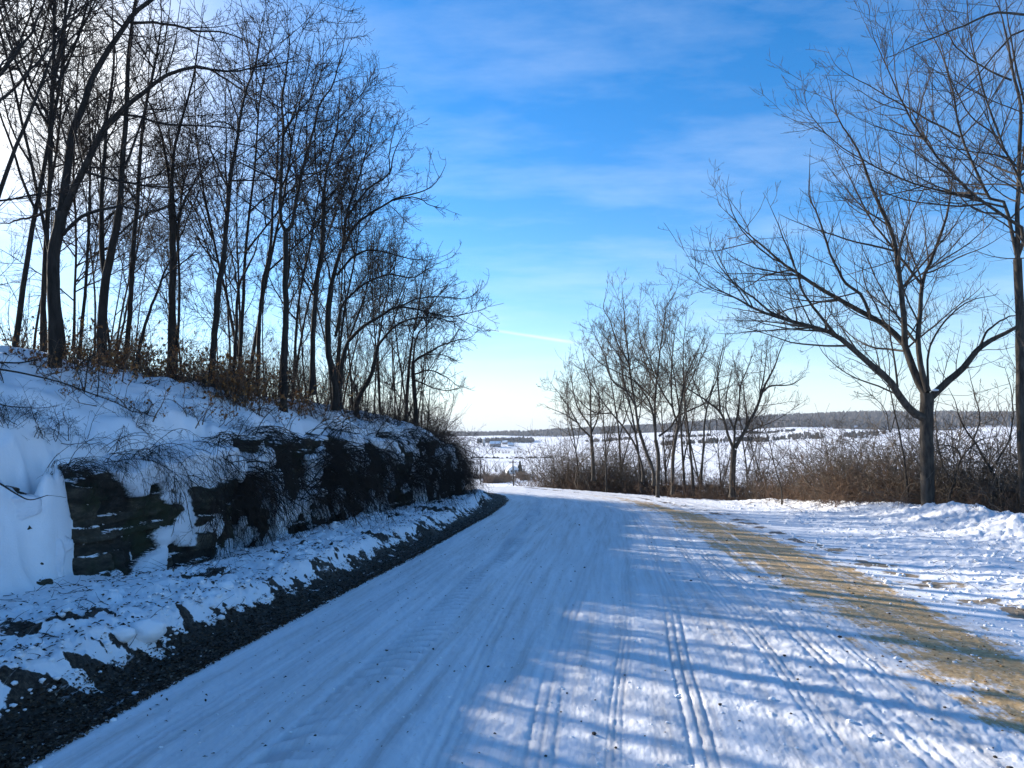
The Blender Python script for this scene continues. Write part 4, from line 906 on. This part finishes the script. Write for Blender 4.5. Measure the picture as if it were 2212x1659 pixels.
for dx in np.arange(2045, 2330, 10):
    D = berm_D(dx)+rp.uniform(2.2, 5.5); gb[i % 4].put(on_right(dx+rp.uniform(-8, 8), D), rp.uniform(0, 6.28), rp.uniform(1.1, 1.9), 'tall tangled bush between the spreading trunk and the right edge'); i += 1

# ------------------------------------------------------------------ loose stuff on the ground
def scatter_leaves(name, n, fn, size, mat, seed, label, lift=.012):
    rng = np.random.default_rng(seed); xy = fn(rng, n); z = height(xy[:, 0], xy[:, 1], True)
    p = np.column_stack([xy, z+lift]); m = len(p)
    a = rng.uniform(0, 6.283, m); t = rng.normal(0, .35, (m, 2)); s = (size*rng.uniform(.5, 1.4, m))[:, None]
    u = nrm(np.stack([np.cos(a), np.sin(a), t[:, 0]], 1)); v = nrm(np.stack([-np.sin(a), np.cos(a), t[:, 1]], 1)); c = np.array([0, 0, 1.])
    V = np.stack([p-u*s, p-v*s*.55+c*s*.3, p+u*s, p+v*s*.55+c*s*.25], 1)
    idx = np.arange(m*4).reshape(m, 4); F = np.concatenate([idx[:, [0, 1, 2]], idx[:, [0, 2, 3]]])
    return tag(mesh_np(name, V.reshape(-1, 3), F, mat, False, attrs={'rnd': ('FLOAT', np.repeat(rng.random(m), 4))}), label, name.replace('_', ' '), None, 'stuff')
def strip_xy(u0, u1, pw=1.0, ymin=3.2, ymax=30):
    def fn(rng, n):
        y = ymin*(ymax/ymin)**rng.random(n); u = u0+(u1-u0)*rng.random(n)**pw
        return np.column_stack([np.interp(y, XL_Y, XL_X)-u, y])
    return fn
scatter_leaves('leaf_litter', 22000, strip_xy(-.03, .66, 1.15), .014, M['leaf'], 1, 'wet dark dead leaves matted along the left road edge', .006)
scatter_leaves('leaf_litter', 2600, strip_xy(.8, 2.7, 1.6), .021, M['leaf'], 2, 'dead leaves scattered over the ploughed snow below the rock', .014)
scatter_leaves('leaf_litter', 380, strip_xy(-2.8, 0, .6), .012, M['leaf'], 3, 'few dark leaf crumbs strewn over the packed snow of the left lane', .006)
def slope_xy(rng, n):
    y = rng.uniform(9, 30, n); return np.column_stack([np.interp(np.minimum(y, 29), XL_Y, XL_X)-np.interp(np.minimum(y, 29), UR_Y, UR_U)-np.interp(y, [9, 13, 17, 20], [3.0, 2.4, 1.0, .5])-np.abs(rng.normal(0, 1, n))*1.8, y])
scatter_leaves('leaf_litter', 2600, slope_xy, .03, M['leaf'], 4, 'dead leaves lying on the snowy bank under the trees', .02)
def blobs(name, xy, size, mat, seed, label, flat=.7, lift=.15):
    """small irregular lumps"""
    rng = np.random.default_rng(seed); m = len(xy); z = height(xy[:, 0], xy[:, 1], True)
    base = np.array([(1,0,0),(-1,0,0),(0,1,0),(0,-1,0),(0,0,1),(0,0,-1),(.6,.6,.55),(-.6,.6,.55),(-.6,-.6,.55),(.6,-.6,.55)])
    f = np.array([(4,6,7),(4,7,8),(4,8,9),(4,9,6),(6,0,2),(6,2,7),(7,2,1),(7,1,8),(8,1,3),(8,3,9),(9,3,0),(9,0,6),(5,2,0),(5,1,2),(5,3,1),(5,0,3)])
    s = size*np.exp(rng.normal(0, .45, m)); V = base[None]*rng.uniform(.65, 1.3, (m, 10, 3))*s[:, None, None]; V[..., 2] *= flat
    a = rng.uniform(0, 6.28, m); ca, sa = np.cos(a)[:, None], np.sin(a)[:, None]
    X = V[..., 0]*ca-V[..., 1]*sa; Yy = V[..., 0]*sa+V[..., 1]*ca
    V = np.stack([X+xy[:, :1], Yy+xy[:, 1:], V[..., 2]+(z+s*lift)[:, None]], -1)
    F = (f[None]+np.arange(m)[:, None, None]*10).reshape(-1, 3)
    return tag(mesh_np(name, V.reshape(-1, 3), F, mat, False, attrs={'rnd': ('FLOAT', np.repeat(rng.random(m), 10))}), label, name.replace('_', ' '), None, 'stuff')
def st_xy(rng, n, tfun, ymin=3.2, ymax=26):
    y = ymin*(ymax/ymin)**rng.random(n); cx = np.interp(y, CEN[:14, 1], CEN[:14, 0]); return np.column_stack([cx+tfun(y, rng, n), y])
rg_ = np.random.default_rng(8)
def gband(y, rng, n):
    lo = np.interp(y, [4, 9, 15.5, 24], [2.2, 1.85, 1.2, .6]); hi = np.interp(y, [4, 9, 15.5, 22], [3.1, 3.2, 2.6, 1.5]); return lo+(hi-lo)*np.clip(rng.normal(.6, .28, n), -.1, 1.15)
blobs('sand_clods', st_xy(rg_, 1500, gband), .006, M['clod'], 1, 'sandy gravel clods along the right wheel path', .6)
blobs('snow_crumbs', st_xy(rg_, 1800, lambda y, r, n: r.uniform(-3.1, 3.4, n)+.8*r.random(n)), .007, M['snow'], 2, 'loose snow crumbs on the packed road', .6)
blobs('snow_crumbs', st_xy(rg_, 1500, lambda y, r, n: r.uniform(3.1, 7.4, n), 5), .018, M['snow'], 3, 'rough broken snow lumps on the right verge', .7)
u_ = .6+2*rg_.random(900)**1.6; y_ = 3.2*(30/3.2)**rg_.random(900)
blobs('snow_crumbs', np.column_stack([np.interp(y_, XL_Y, XL_X)-u_, y_]), .020, M['snow'], 4, 'rough broken snow lumps on the left ploughed ridge', .7)
u_ = rg_.uniform(-.1, .7, 130); y_ = 3.2*(30/3.2)**rg_.random(130)
blobs('snow_crumbs', np.column_stack([np.interp(y_, XL_Y, XL_X)-u_, y_]), .010, M['snow'], 5, 'snow flecks on the dark leaf strip', .6)
blobs('road_stones', st_xy(rg_, 170, lambda y, r, n: r.uniform(-2.6, 2.6, n)), .0075, M['stone'], 6, 'small dark stones scattered over the road', .7, .3)
def twiglets(n, fn, seed, label):
    rng = np.random.default_rng(seed); xy = fn(rng, n); z = height(xy[:, 0], xy[:, 1], True)+.012; a = rng.uniform(0, 6.28, n)
    d = np.stack([np.cos(a), np.sin(a), rng.normal(.05, .25, n)], 1); P, R = sim(rng, np.column_stack([xy, z]), nrm(d), rng.uniform(.06, .32, n), rng.uniform(.002, .0045, n), 5, -.1, .18, .002)
    v, f = tubes(P, R, 3); tag(mesh_np('twig_litter', v, f, M['bram'], True), label, 'twig litter', None, 'stuff')
twiglets(1100, strip_xy(.5, 3.0), 5, 'broken twigs strewn over the left ploughed snow')
twiglets(420, lambda r, n: st_xy(r, n, lambda y, q, m: q.uniform(3.6, 7.4, m), 6), 6, 'broken twigs on the right verge snow')
# snow clumps that rolled onto the leaf strip
def clump(dx, dy, s, label, seed):
    D = hit(dx, dy); p = pt(dx, dy, D); th = np.linspace(0, np.pi, 14); ph = np.linspace(0, 2*np.pi, 24, endpoint=False)
    T, Ph = np.meshgrid(th, ph, indexing='ij'); d = np.stack([np.sin(T)*np.cos(Ph), np.sin(T)*np.sin(Ph), np.cos(T)], -1).reshape(-1, 3)
    r = 1+.22*pn3(d[:, 0]*1.6+seed, d[:, 1]*1.6, d[:, 2]*1.6)+.07*pn3(d[:, 0]*5, d[:, 1]*5+seed, d[:, 2]*5)
    V = d*r[:, None]*np.array([s, s*.8, s*.62]); i = np.arange(13)[:, None]*24+np.arange(24)[None]; j = np.arange(13)[:, None]*24+(np.arange(24)[None]+1) % 24
    F = np.stack([i, i+24, j+24, j], -1).reshape(-1, 4)
    tag(mesh_np('snow_clump', V, F, M['snow'], True, loc=(p[0], p[1], hgt(p[0], p[1])+s*.35)), label, 'snow clump', 'snow clumps beside the leaf strip')
clump(263, 1392, .10, 'round snow clump beside the leaf strip, left of a bigger one', 1)
clump(317, 1386, .15, 'bigger rounded snow clump at the edge of the leaf strip', 2)
clump(485, 1272, .08, 'small snow clump beside the leaf strip, uphill of the round pair', 3)

def lump(p, s, seed, label, group):
    th = np.linspace(0, np.pi, 9); ph = np.linspace(0, 2*np.pi, 14, endpoint=False); T, Ph = np.meshgrid(th, ph, indexing='ij')
    d = np.stack([np.sin(T)*np.cos(Ph), np.sin(T)*np.sin(Ph), np.cos(T)], -1).reshape(-1, 3)
    r = 1+.45*pn3(d[:, 0]*1.4+seed*3.1, d[:, 1]*1.4, d[:, 2]*1.4)+.15*pn3(d[:, 0]*4, d[:, 1]*4+seed, d[:, 2]*4); V = d*r[:, None]*np.array(s)
    i = np.arange(8)[:, None]*14+np.arange(14)[None]; j = np.arange(8)[:, None]*14+(np.arange(14)[None]+1) % 14; F = np.stack([i, i+14, j+14, j], -1).reshape(-1, 4)
    return tag(mesh_np('snow_clump', V, F, M['snow'], True, loc=p), label, 'snow clump', group)
rq = random.Random(9)
for i in range(46):
    y = rq.uniform(12.2, 28.5); hr = float(np.interp(y, HR_Y, HR_H)); f = rq.random()
    f *= .62; x = float(rock_line(y))-.02+.12*(1-f)*rq.random(); k = rq.uniform(.05, .13)*(1.6 if rq.random() < .2 else 1)
    lump((x, y, -.02*y+hr*(.12+.95*f)), (k*.8, k*1.25, k*rq.uniform(.8, 1.7)), i, 'snow clump lodged among the brambles on the dark rock face', 'snow clumps lodged on the rock face')

# ------------------------------------------------------------------ distance: farm, house, poles, trees, woods
def spot(px, D):                        # px in 1024-wide photo pixels
    x = (px-512)/FPX*D; return (x, D, hgt(x, D))
x, y, z = spot(513.3, 380)
h = thing('house', (x, y, z), 'small white gabled house down in the valley beyond the bend', 'house')
w = Poly(); w.prism([(-2.4, -1), (2.4, -1), (2.4, 2.5), (0, 4.1), (-2.4, 2.5)], 0, 7); w.build('wall', M['white'], h)
w = Poly(); w.prism([(-2.75, 2.33), (0, 4.16), (2.75, 2.33), (2.75, 2.55), (0, 4.40), (-2.75, 2.55)], -.35, 7.35); w.build('roof', M['snow'], h)
for xx in (-1.3, .5): w = Poly(); w.box(xx, -.06, .9, xx+.8, -.003, 2.0); w.build('window', M['dark'], h)
w = Poly(); w.box(1.35, -.05, 2.4-2.4, 2.1, -.003, 2.0); w.build('door', M['red'], h)
h.rotation_euler = (0, 0, .25)
def barn(px, D, wd, ln, ht, label, rz, wm):
    x, y, z = spot(px, D); b = thing('barn', (x, y, z), label, 'barn', 'farm buildings across the valley')
    w = Poly(); w.prism([(-wd/2, -2), (wd/2, -2), (wd/2, ht*.55), (0, ht*.97), (-wd/2, ht*.55)], -ln/2, ln/2); w.build('wall', M[wm], b)
    w = Poly(); e = .4; sl = (ht*.42)/(wd/2); w.prism([(-wd/2-e, ht*.55-e*sl+.05), (0, ht*.97+.05), (wd/2+e, ht*.55-e*sl+.05), (wd/2+e, ht*.55-e*sl+.4), (0, ht*.97+.4), (-wd/2-e, ht*.55-e*sl+.4)], -ln/2-.4, ln/2+.4); w.build('roof', M['snow'], b)
    w = Poly(); w.box(-wd*.18, -ln/2-.09, 0, wd*.18, -ln/2-.01, ht*.42); w.build('door', M['dark'], b); b.rotation_euler = (0, 0, rz)
barn(495.5, 1100, 9, 15, 7.5, 'biggest farm barn across the valley, snow on its roof', 1.45, 'red')
barn(511, 1120, 7, 9, 4.5, 'low farm shed right of the big barn across the valley', 1.6, 'grey')
barn(505, 1180, 6, 7, 6, 'farm building above and behind the big barn across the valley', 1.2, 'red')
x, y, z = spot(484, 1100); s = thing('silo', (x, y, z), 'tall grey silo left of the farm barns across the valley', 'silo')
w = Poly(); w.lathe([(2.1, -2), (2.1, 10), (2.12, 10.2)], 16); w.build('wall', M['grey'], s, None, 0, True)
w = Poly(); w.lathe([(2.2, 10.2), (2.0, 10.9), (1.3, 11.5), (.4, 11.8)], 16); w.build('roof', M['snow'], s, None, 0, True)
def pole(px, D, ht, label, lean):
    x, y, z = spot(px, D); p = thing('utility_pole', (x, y, z), label, 'utility pole', 'utility poles beyond the bend')
    w = Poly(); w.lathe([(.21, -1.5), (.20, 0), (.15, ht)], 10); w.build('post', M['bram'], p, None, 0, True)
    w = Poly(); w.box(-1.0, -.15, ht-.7, 1.0, -.111, ht-.55); w.build('crossarm', M['pole'], p)
    for q in (-.85, 0.35, .85):
        w = Poly(); w.lathe([(.03, ht-.55), (.05, ht-.5), (.05, ht-.4), (.02, ht-.36)], 8, q, -.13); w.build('insulator', M['grey'], p)
    p.rotation_euler = (0, lean, 0); return np.array([x, y, z+ht-.36])
a = pole(513.6, 215, 7.3, 'leaning utility pole standing at the road crest in front of the small house', -.03)
b = pole(481, 250, 8.6, 'utility pole left of the small house, by the valley tree', 0)
for k, q in enumerate((-.85, .85)):
    o1 = a+np.array([q, 0, 0]); o2 = b+np.array([q, 0, 0]); t = np.linspace(0, 1, 16)[:, None]
    P = o1+(o2-o1)*t; P[:, 2] -= .5*4*(t*(1-t))[:, 0]; c = P[0].copy()
    v, f = tubes(P[None]-c, np.full((1, 16), .02), 4)
    tag(mesh_np('power_line', v, f, M['bram'], True, loc=c), ['power line wire nearer the road between the two poles', 'power line wire on the valley side between the two poles'][k], 'wire', 'wires between the poles')
# trees and bushes down in the valley
vt = Kind(place('valley_tree', *shrub(700, 16, 11, .38, .25, (.7, 1.1), .14, .3), (0, 0, 0), 'tall fan shaped bare tree beside the small house in the valley', 'bare trees down in the valley', 'tree', br, tr_, ('trunk', 'crown')))
vt.put(spot(486.5, 300), 0, 1)
for px, D, s, lb in ((503, 340, .85, 'rounded bare tree between the fan shaped tree and the small house'), (496, 420, .7, 'dim bare tree behind the fan shaped valley tree'), (524, 390, .7, 'bare tree right of the small house in the valley'),
                     (532, 330, .6, 'bare tree at the valley edge behind the brown thicket'), (476, 350, .7, 'bare tree at the end of the bank in the valley')):
    vt.put(spot(px, D), px, s, lb)
vb = Kind(place('valley_bush', *shrub(710, 130, 3.4, .75, 0, (2.6, 2.6), .075, 1.0), (0, 0, 0), 'brown bush in the thicket before the small house', 'brown bushes around the valley house', 'shrub', M['brush'], M['brush'], ('stems', 'crown')))
for px, D, s in ((490, 270, 1.1), (494, 262, 1.2), (498, 268, 1.1), (502, 275, 1.2), (506, 285, 1.2), (509, 300, 1), (519, 330, 1.1), (523, 320, 1), (527, 300, 1.2), (484, 330, .9), (479, 320, .8)):
    vb.put(spot(px, D), px*1.7, s)
def conifer(px, D, ht, label, seed):
    rng = np.random.default_rng(seed); c = thing('conifer', spot(px, D), label, 'conifer', 'conifers in the valley')
    w = Poly(); w.lathe([(ht*.03, -.5), (ht*.012, ht*.9)], 8); w.build('trunk', M['pole'], c)
    n = 420; zz = ht*(.08+.9*rng.random(n)**1.2); rr = (1-zz/ht)*ht*.26*rng.uniform(.35, 1.05, n)+.05; a = rng.uniform(0, 6.28, n)
    v, f, r = leaves_np(np.stack([rr*np.cos(a), rr*np.sin(a), zz], 1), ht*.07, rng); mesh_np('crown', v, f, M['conifer'], False, c)
conifer(520, 385, 6.5, 'dark conifer close to the right of the small house', 3)
conifer(508, 300, 4, 'dark evergreen in the thicket left of the small house', 4)
# hedgerow trees between the fields
ht_ = Kind(place('hedge_tree', *shrub(720, 12, 7, .35, .2, (.8, 1.2), .12, .5), (0, 0, 0), 'small bare tree in the field line below the farm', 'bare trees along the field line', 'tree', br, tr_, ('trunk', 'crown')))
for i, px in enumerate((493, 496, 499, 503, 506, 509, 515, 517.5, 520)): ht_.put(spot(px, 790+rp.uniform(-10, 10)), i*1.3, rp.uniform(.6, 1.0))
def mass(name, pts, hts, wid, label, seed, mat=M['wood']):
    """many low tree crowns that read as one wood"""
    rng = np.random.default_rng(seed); m = len(pts); n = 7; prof = np.array([(.25, 0), (.55, .25), (1.0, .5), (.85, .75), (.35, .95), (.03, 1.02)])
    an = np.arange(n)*2*np.pi/n
    R = prof[None, :, None, 0]*rng.uniform(.65, 1.25, (m, 6, n))*(wid*rng.uniform(.7, 1.3, m))[:, None, None]
    X = R*np.cos(an)+pts[:, 0][:, None, None]; Yy = R*np.sin(an)+pts[:, 1][:, None, None]
    Z = (prof[None, :, None, 1]*rng.uniform(.9, 1.1, (m, 6, n)))*hts[:, None, None]+pts[:, 2][:, None, None]-.5
    V = np.stack([X, Yy, Z], -1).reshape(-1, 3); idx = np.arange(m*6*n).reshape(m, 6, n)
    a = idx[:, :-1]; b = np.roll(a, -1, 2); d = idx[:, 1:]; c = np.roll(d, -1, 2); F = np.stack([a, b, c, d], -1).reshape(-1, 4)
    return tag(mesh_np(name, V, F, mat, False, attrs={'rnd': ('FLOAT', np.repeat(rng.random(m), 6*n))}), label, 'woodland', None, 'stuff')
def wood_pts(n, az0, az1, fr, seed, keep=None):
    rng = np.random.default_rng(seed); az = rng.uniform(az0, az1, n); a0, a1 = fr(az); r = a0+(a1-a0)*rng.random(n)
    x = r*np.sin(np.radians(az)); y = r*np.cos(np.radians(az)); z = height(x, y, False)
    if keep is not None:
        k = keep(az, r); x, y, z = x[k], y[k], z[k]
    return np.column_stack([x, y, z])
p_ = wood_pts(15000, -14, 40, lambda az: (np.interp(az, [-14, 0, 6, 14, 20, 40], [1900, 1850, 1700, 1500, 1380, 1350]), np.interp(az, [-14, 0, 10, 40], [2450, 2450, 2300, 2250])), 4, lambda az, r: ~((az > 0.0) & (az < 1.4) & (r < 2150) & (r > 1950)))
mass('distant_woodland', p_, RNG.uniform(8, 14, len(p_)), 3.0, 'bluish bare wood covering the far ridge', 1)
p_ = wood_pts(800, 11, 26, lambda az: (860+az*3+25*np.sin(az*2), 930+az*3+40*np.sin(az*1.3)), 5, lambda az, r: np.sin(az*1.9)+.6*np.sin(az*5)+.9*np.sin(r*.13+az*3) > -.3)
mass('scrub_belt', p_, RNG.uniform(1.5, 6.5, len(p_)), 1.5, 'grey scrub belt between the white fields under the ridge', 2)
p_ = wood_pts(260, 3, 30, lambda az: (1180+0*az, 1215+0*az), 6, lambda az, r: np.sin(az*1.1) > -.2)
mass('hedgerow', p_, RNG.uniform(2.5, 5, len(p_)), 3.2, 'thin hedgerow line across the far fields', 3)
p_ = wood_pts(300, 8, 34, lambda az: (208+1.2*az, 213+1.2*az), 7)
mass('hedgerow', p_, RNG.uniform(.8, 1.9, len(p_)), 1.0, 'low dark hedge line at the foot of the right hand fields', 4)
p_ = wood_pts(320, -2.6, 1.6, lambda az: (1230+0*az, 1300+0*az), 8)
mass('scrub_belt', p_, RNG.uniform(4, 8, len(p_)), 2.2, 'trees behind the farm across the valley', 5)
p_ = wood_pts(70, -3, 3, lambda az: (640+0*az, 646+0*az), 9)
mass('hedgerow', p_, RNG.uniform(.8, 2.0, len(p_)), 1.4, 'faint hedge line across the valley floor', 6)

# ------------------------------------------------------------------ light, sky, camera
HAZE = .00012; TINT = (.96, .97, 1.08); HORIZ = (3.75, 4.4, 5.05)
SUN_AZ, SUN_EL = rad(-53), rad(16.4)
S = Vector((math.sin(SUN_AZ)*math.cos(SUN_EL), math.cos(SUN_AZ)*math.cos(SUN_EL), math.sin(SUN_EL)))
ld = bpy.data.lights.new('sun', 'SUN'); ld.energy = 5.0; ld.angle = rad(.55); ld.color = (1, .92, .80)
lo = bpy.data.objects.new('sun', ld); COL.objects.link(lo); lo.rotation_euler = (-S).to_track_quat('-Z', 'Y').to_euler(); lo.location = (-40, 30, 30)
W = bpy.data.worlds.new('World'); SC.world = W; W.use_nodes = True; nt = W.node_tree
bg = nt.nodes['Background']; sky = nt.nodes.new('ShaderNodeTexSky'); sky.sky_type = 'NISHITA'; sky.sun_disc = False
sky.sun_elevation = SUN_EL; sky.sun_rotation = SUN_AZ; sky.altitude = 300; sky.air_density = 1.0; sky.dust_density = .12; sky.ozone_density = 2.2
hs = nt.nodes.new('ShaderNodeHueSaturation'); hs.inputs['Saturation'].default_value = 1.34; hs.inputs['Value'].default_value = 1.0
tint = mix(nt, 1.0, sky.outputs[0], TINT, 'MULTIPLY'); L(nt, tint, hs.inputs['Color'])
# thin cirrus drawn by direction on a high flat layer
tc = nt.nodes.new('ShaderNodeTexCoord'); sp = nt.nodes.new('ShaderNodeSeparateXYZ'); L(nt, tc.outputs['Generated'], sp.inputs[0])
zz = math_(nt, 'MAXIMUM', math_(nt, 'ADD', sp.outputs['Z'], .10), .03)
cx = math_(nt, 'DIVIDE', sp.outputs['X'], zz); cy = math_(nt, 'DIVIDE', sp.outputs['Y'], zz)
cb = nt.nodes.new('ShaderNodeCombineXYZ'); L(nt, cx, cb.inputs[0]); L(nt, cy, cb.inputs[1])
mp = nt.nodes.new('ShaderNodeMapping'); L(nt, cb.outputs[0], mp.inputs[0]); mp.inputs['Rotation'].default_value = (0, 0, .25); mp.inputs['Scale'].default_value = (.6, 1.15, 1)
n1 = noise(nt, mp.outputs[0], 1.5, 9, .62)
c1_ = ramp(nt, n1, [(.44, (0, 0, 0)), (.80, (1, 1, 1))])
CLOUD = math_(nt, 'MULTIPLY', c1_, .33)
skyc = mix(nt, CLOUD, hs.outputs['Color'], (4.6, 5.3, 6.1))
el = math_(nt, 'MAXIMUM', sp.outputs['Z'], 0.)
hz = math_(nt, 'POWER', math_(nt, 'SUBTRACT', 1.0, el), 14.0)          # pale air low over the horizon
skyc = mix(nt, math_(nt, 'MULTIPLY', hz, .92), skyc, HORIZ)
dt = nt.nodes.new('ShaderNodeVectorMath'); dt.operation = 'DOT_PRODUCT'; L(nt, tc.outputs['Generated'], dt.inputs[0]); dt.inputs[1].default_value = S
gl = math_(nt, 'POWER', math_(nt, 'MAXIMUM', dt.outputs['Value'], 0.), 26.0)      # bright haze round the sun
skyc = mix(nt, math_(nt, 'MULTIPLY', gl, .08), skyc, (6, 6.4, 7))
d2 = nt.nodes.new('ShaderNodeVectorMath'); d2.operation = 'DOT_PRODUCT'; L(nt, tc.outputs['Generated'], d2.inputs[0]); d2.inputs[1].default_value = Vector(ray(90, 190)).normalized()
g2 = math_(nt, 'POWER', math_(nt, 'MAXIMUM', d2.outputs['Value'], 0.), 90.0)      # sun glare painted over the sunlit cirrus high on the left
skyc = mix(nt, math_(nt, 'MULTIPLY', g2, math_(nt, 'ADD', .7, math_(nt, 'MULTIPLY', n1, 1.1))), skyc, (6.2, 6.5, 6.9))
# fading aircraft trail low in the sky
A_, B_ = Vector(ray(1030, 707)).normalized(), Vector(ray(1255, 743)).normalized(); NN = A_.cross(B_).normalized(); MM = NN.cross(A_)
def dotn(v):
    d = nt.nodes.new('ShaderNodeVectorMath'); d.operation = 'DOT_PRODUCT'; L(nt, tc.outputs['Generated'], d.inputs[0]); d.inputs[1].default_value = v; return d.outputs['Value']
across = math_(nt, 'ABSOLUTE', math_(nt, 'ADD', dotn(NN), math_(nt, 'MULTIPLY', math_(nt, 'SUBTRACT', n1, .5), .004)))
along = math_(nt, 'DIVIDE', dotn(MM), B_.dot(MM))
wid = math_(nt, 'MULTIPLY', ramp(nt, math_(nt, 'DIVIDE', across, .0030), [(0, (1, 1, 1)), (1, (0, 0, 0))]), ramp(nt, along, [(0, (0, 0, 0)), (.25, (.7, .7, .7)), (.8, (1, 1, 1)), (1, (0, 0, 0))]))
front = math_(nt, 'GREATER_THAN', sp.outputs['Y'], 0)
skyc = mix(nt, math_(nt, 'MULTIPLY', math_(nt, 'MULTIPLY', wid, front), .5), skyc, (5.6, 5.8, 6.0))
L(nt, skyc, bg.inputs['Color']); bg.inputs['Strength'].default_value = .098
hz_ = Poly(); hz_.box(-4150, -4150, -24.5, 4150, 4150, 66); hm = bpy.data.materials.new('haze'); hm.use_nodes = True; hn = hm.node_tree
hn.nodes.remove(hn.nodes['Principled BSDF']); pv = hn.nodes.new('ShaderNodeVolumePrincipled'); pv.inputs['Density'].default_value = HAZE; pv.inputs['Color'].default_value = (.80, .88, 1, 1)
L(hn, pv.outputs[0], hn.nodes['Material Output'].inputs['Volume']); ho = hz_.build('haze', hm); tag(ho, 'pale blue air haze over the valley', 'haze', None, 'stuff')
cd = bpy.data.cameras.new('camera'); co = bpy.data.objects.new('camera', cd); COL.objects.link(co)
cd.sensor_width = 36; cd.lens = 36*FPX/1024; cd.clip_end = 20000; cd.clip_start = .05
co.location = (0, 0, CAM_H); co.rotation_euler = (rad(90)+TILT, 0, 0); SC.camera = co
vs = SC.view_settings; vs.view_transform = 'Standard'; vs.look = 'None'; vs.gamma = 1; vs.exposure = 1.22
SC.cycles.max_bounces = 6; SC.cycles.diffuse_bounces = 3; SC.cycles.use_adaptive_sampling = True; SC.cycles.adaptive_threshold = .02
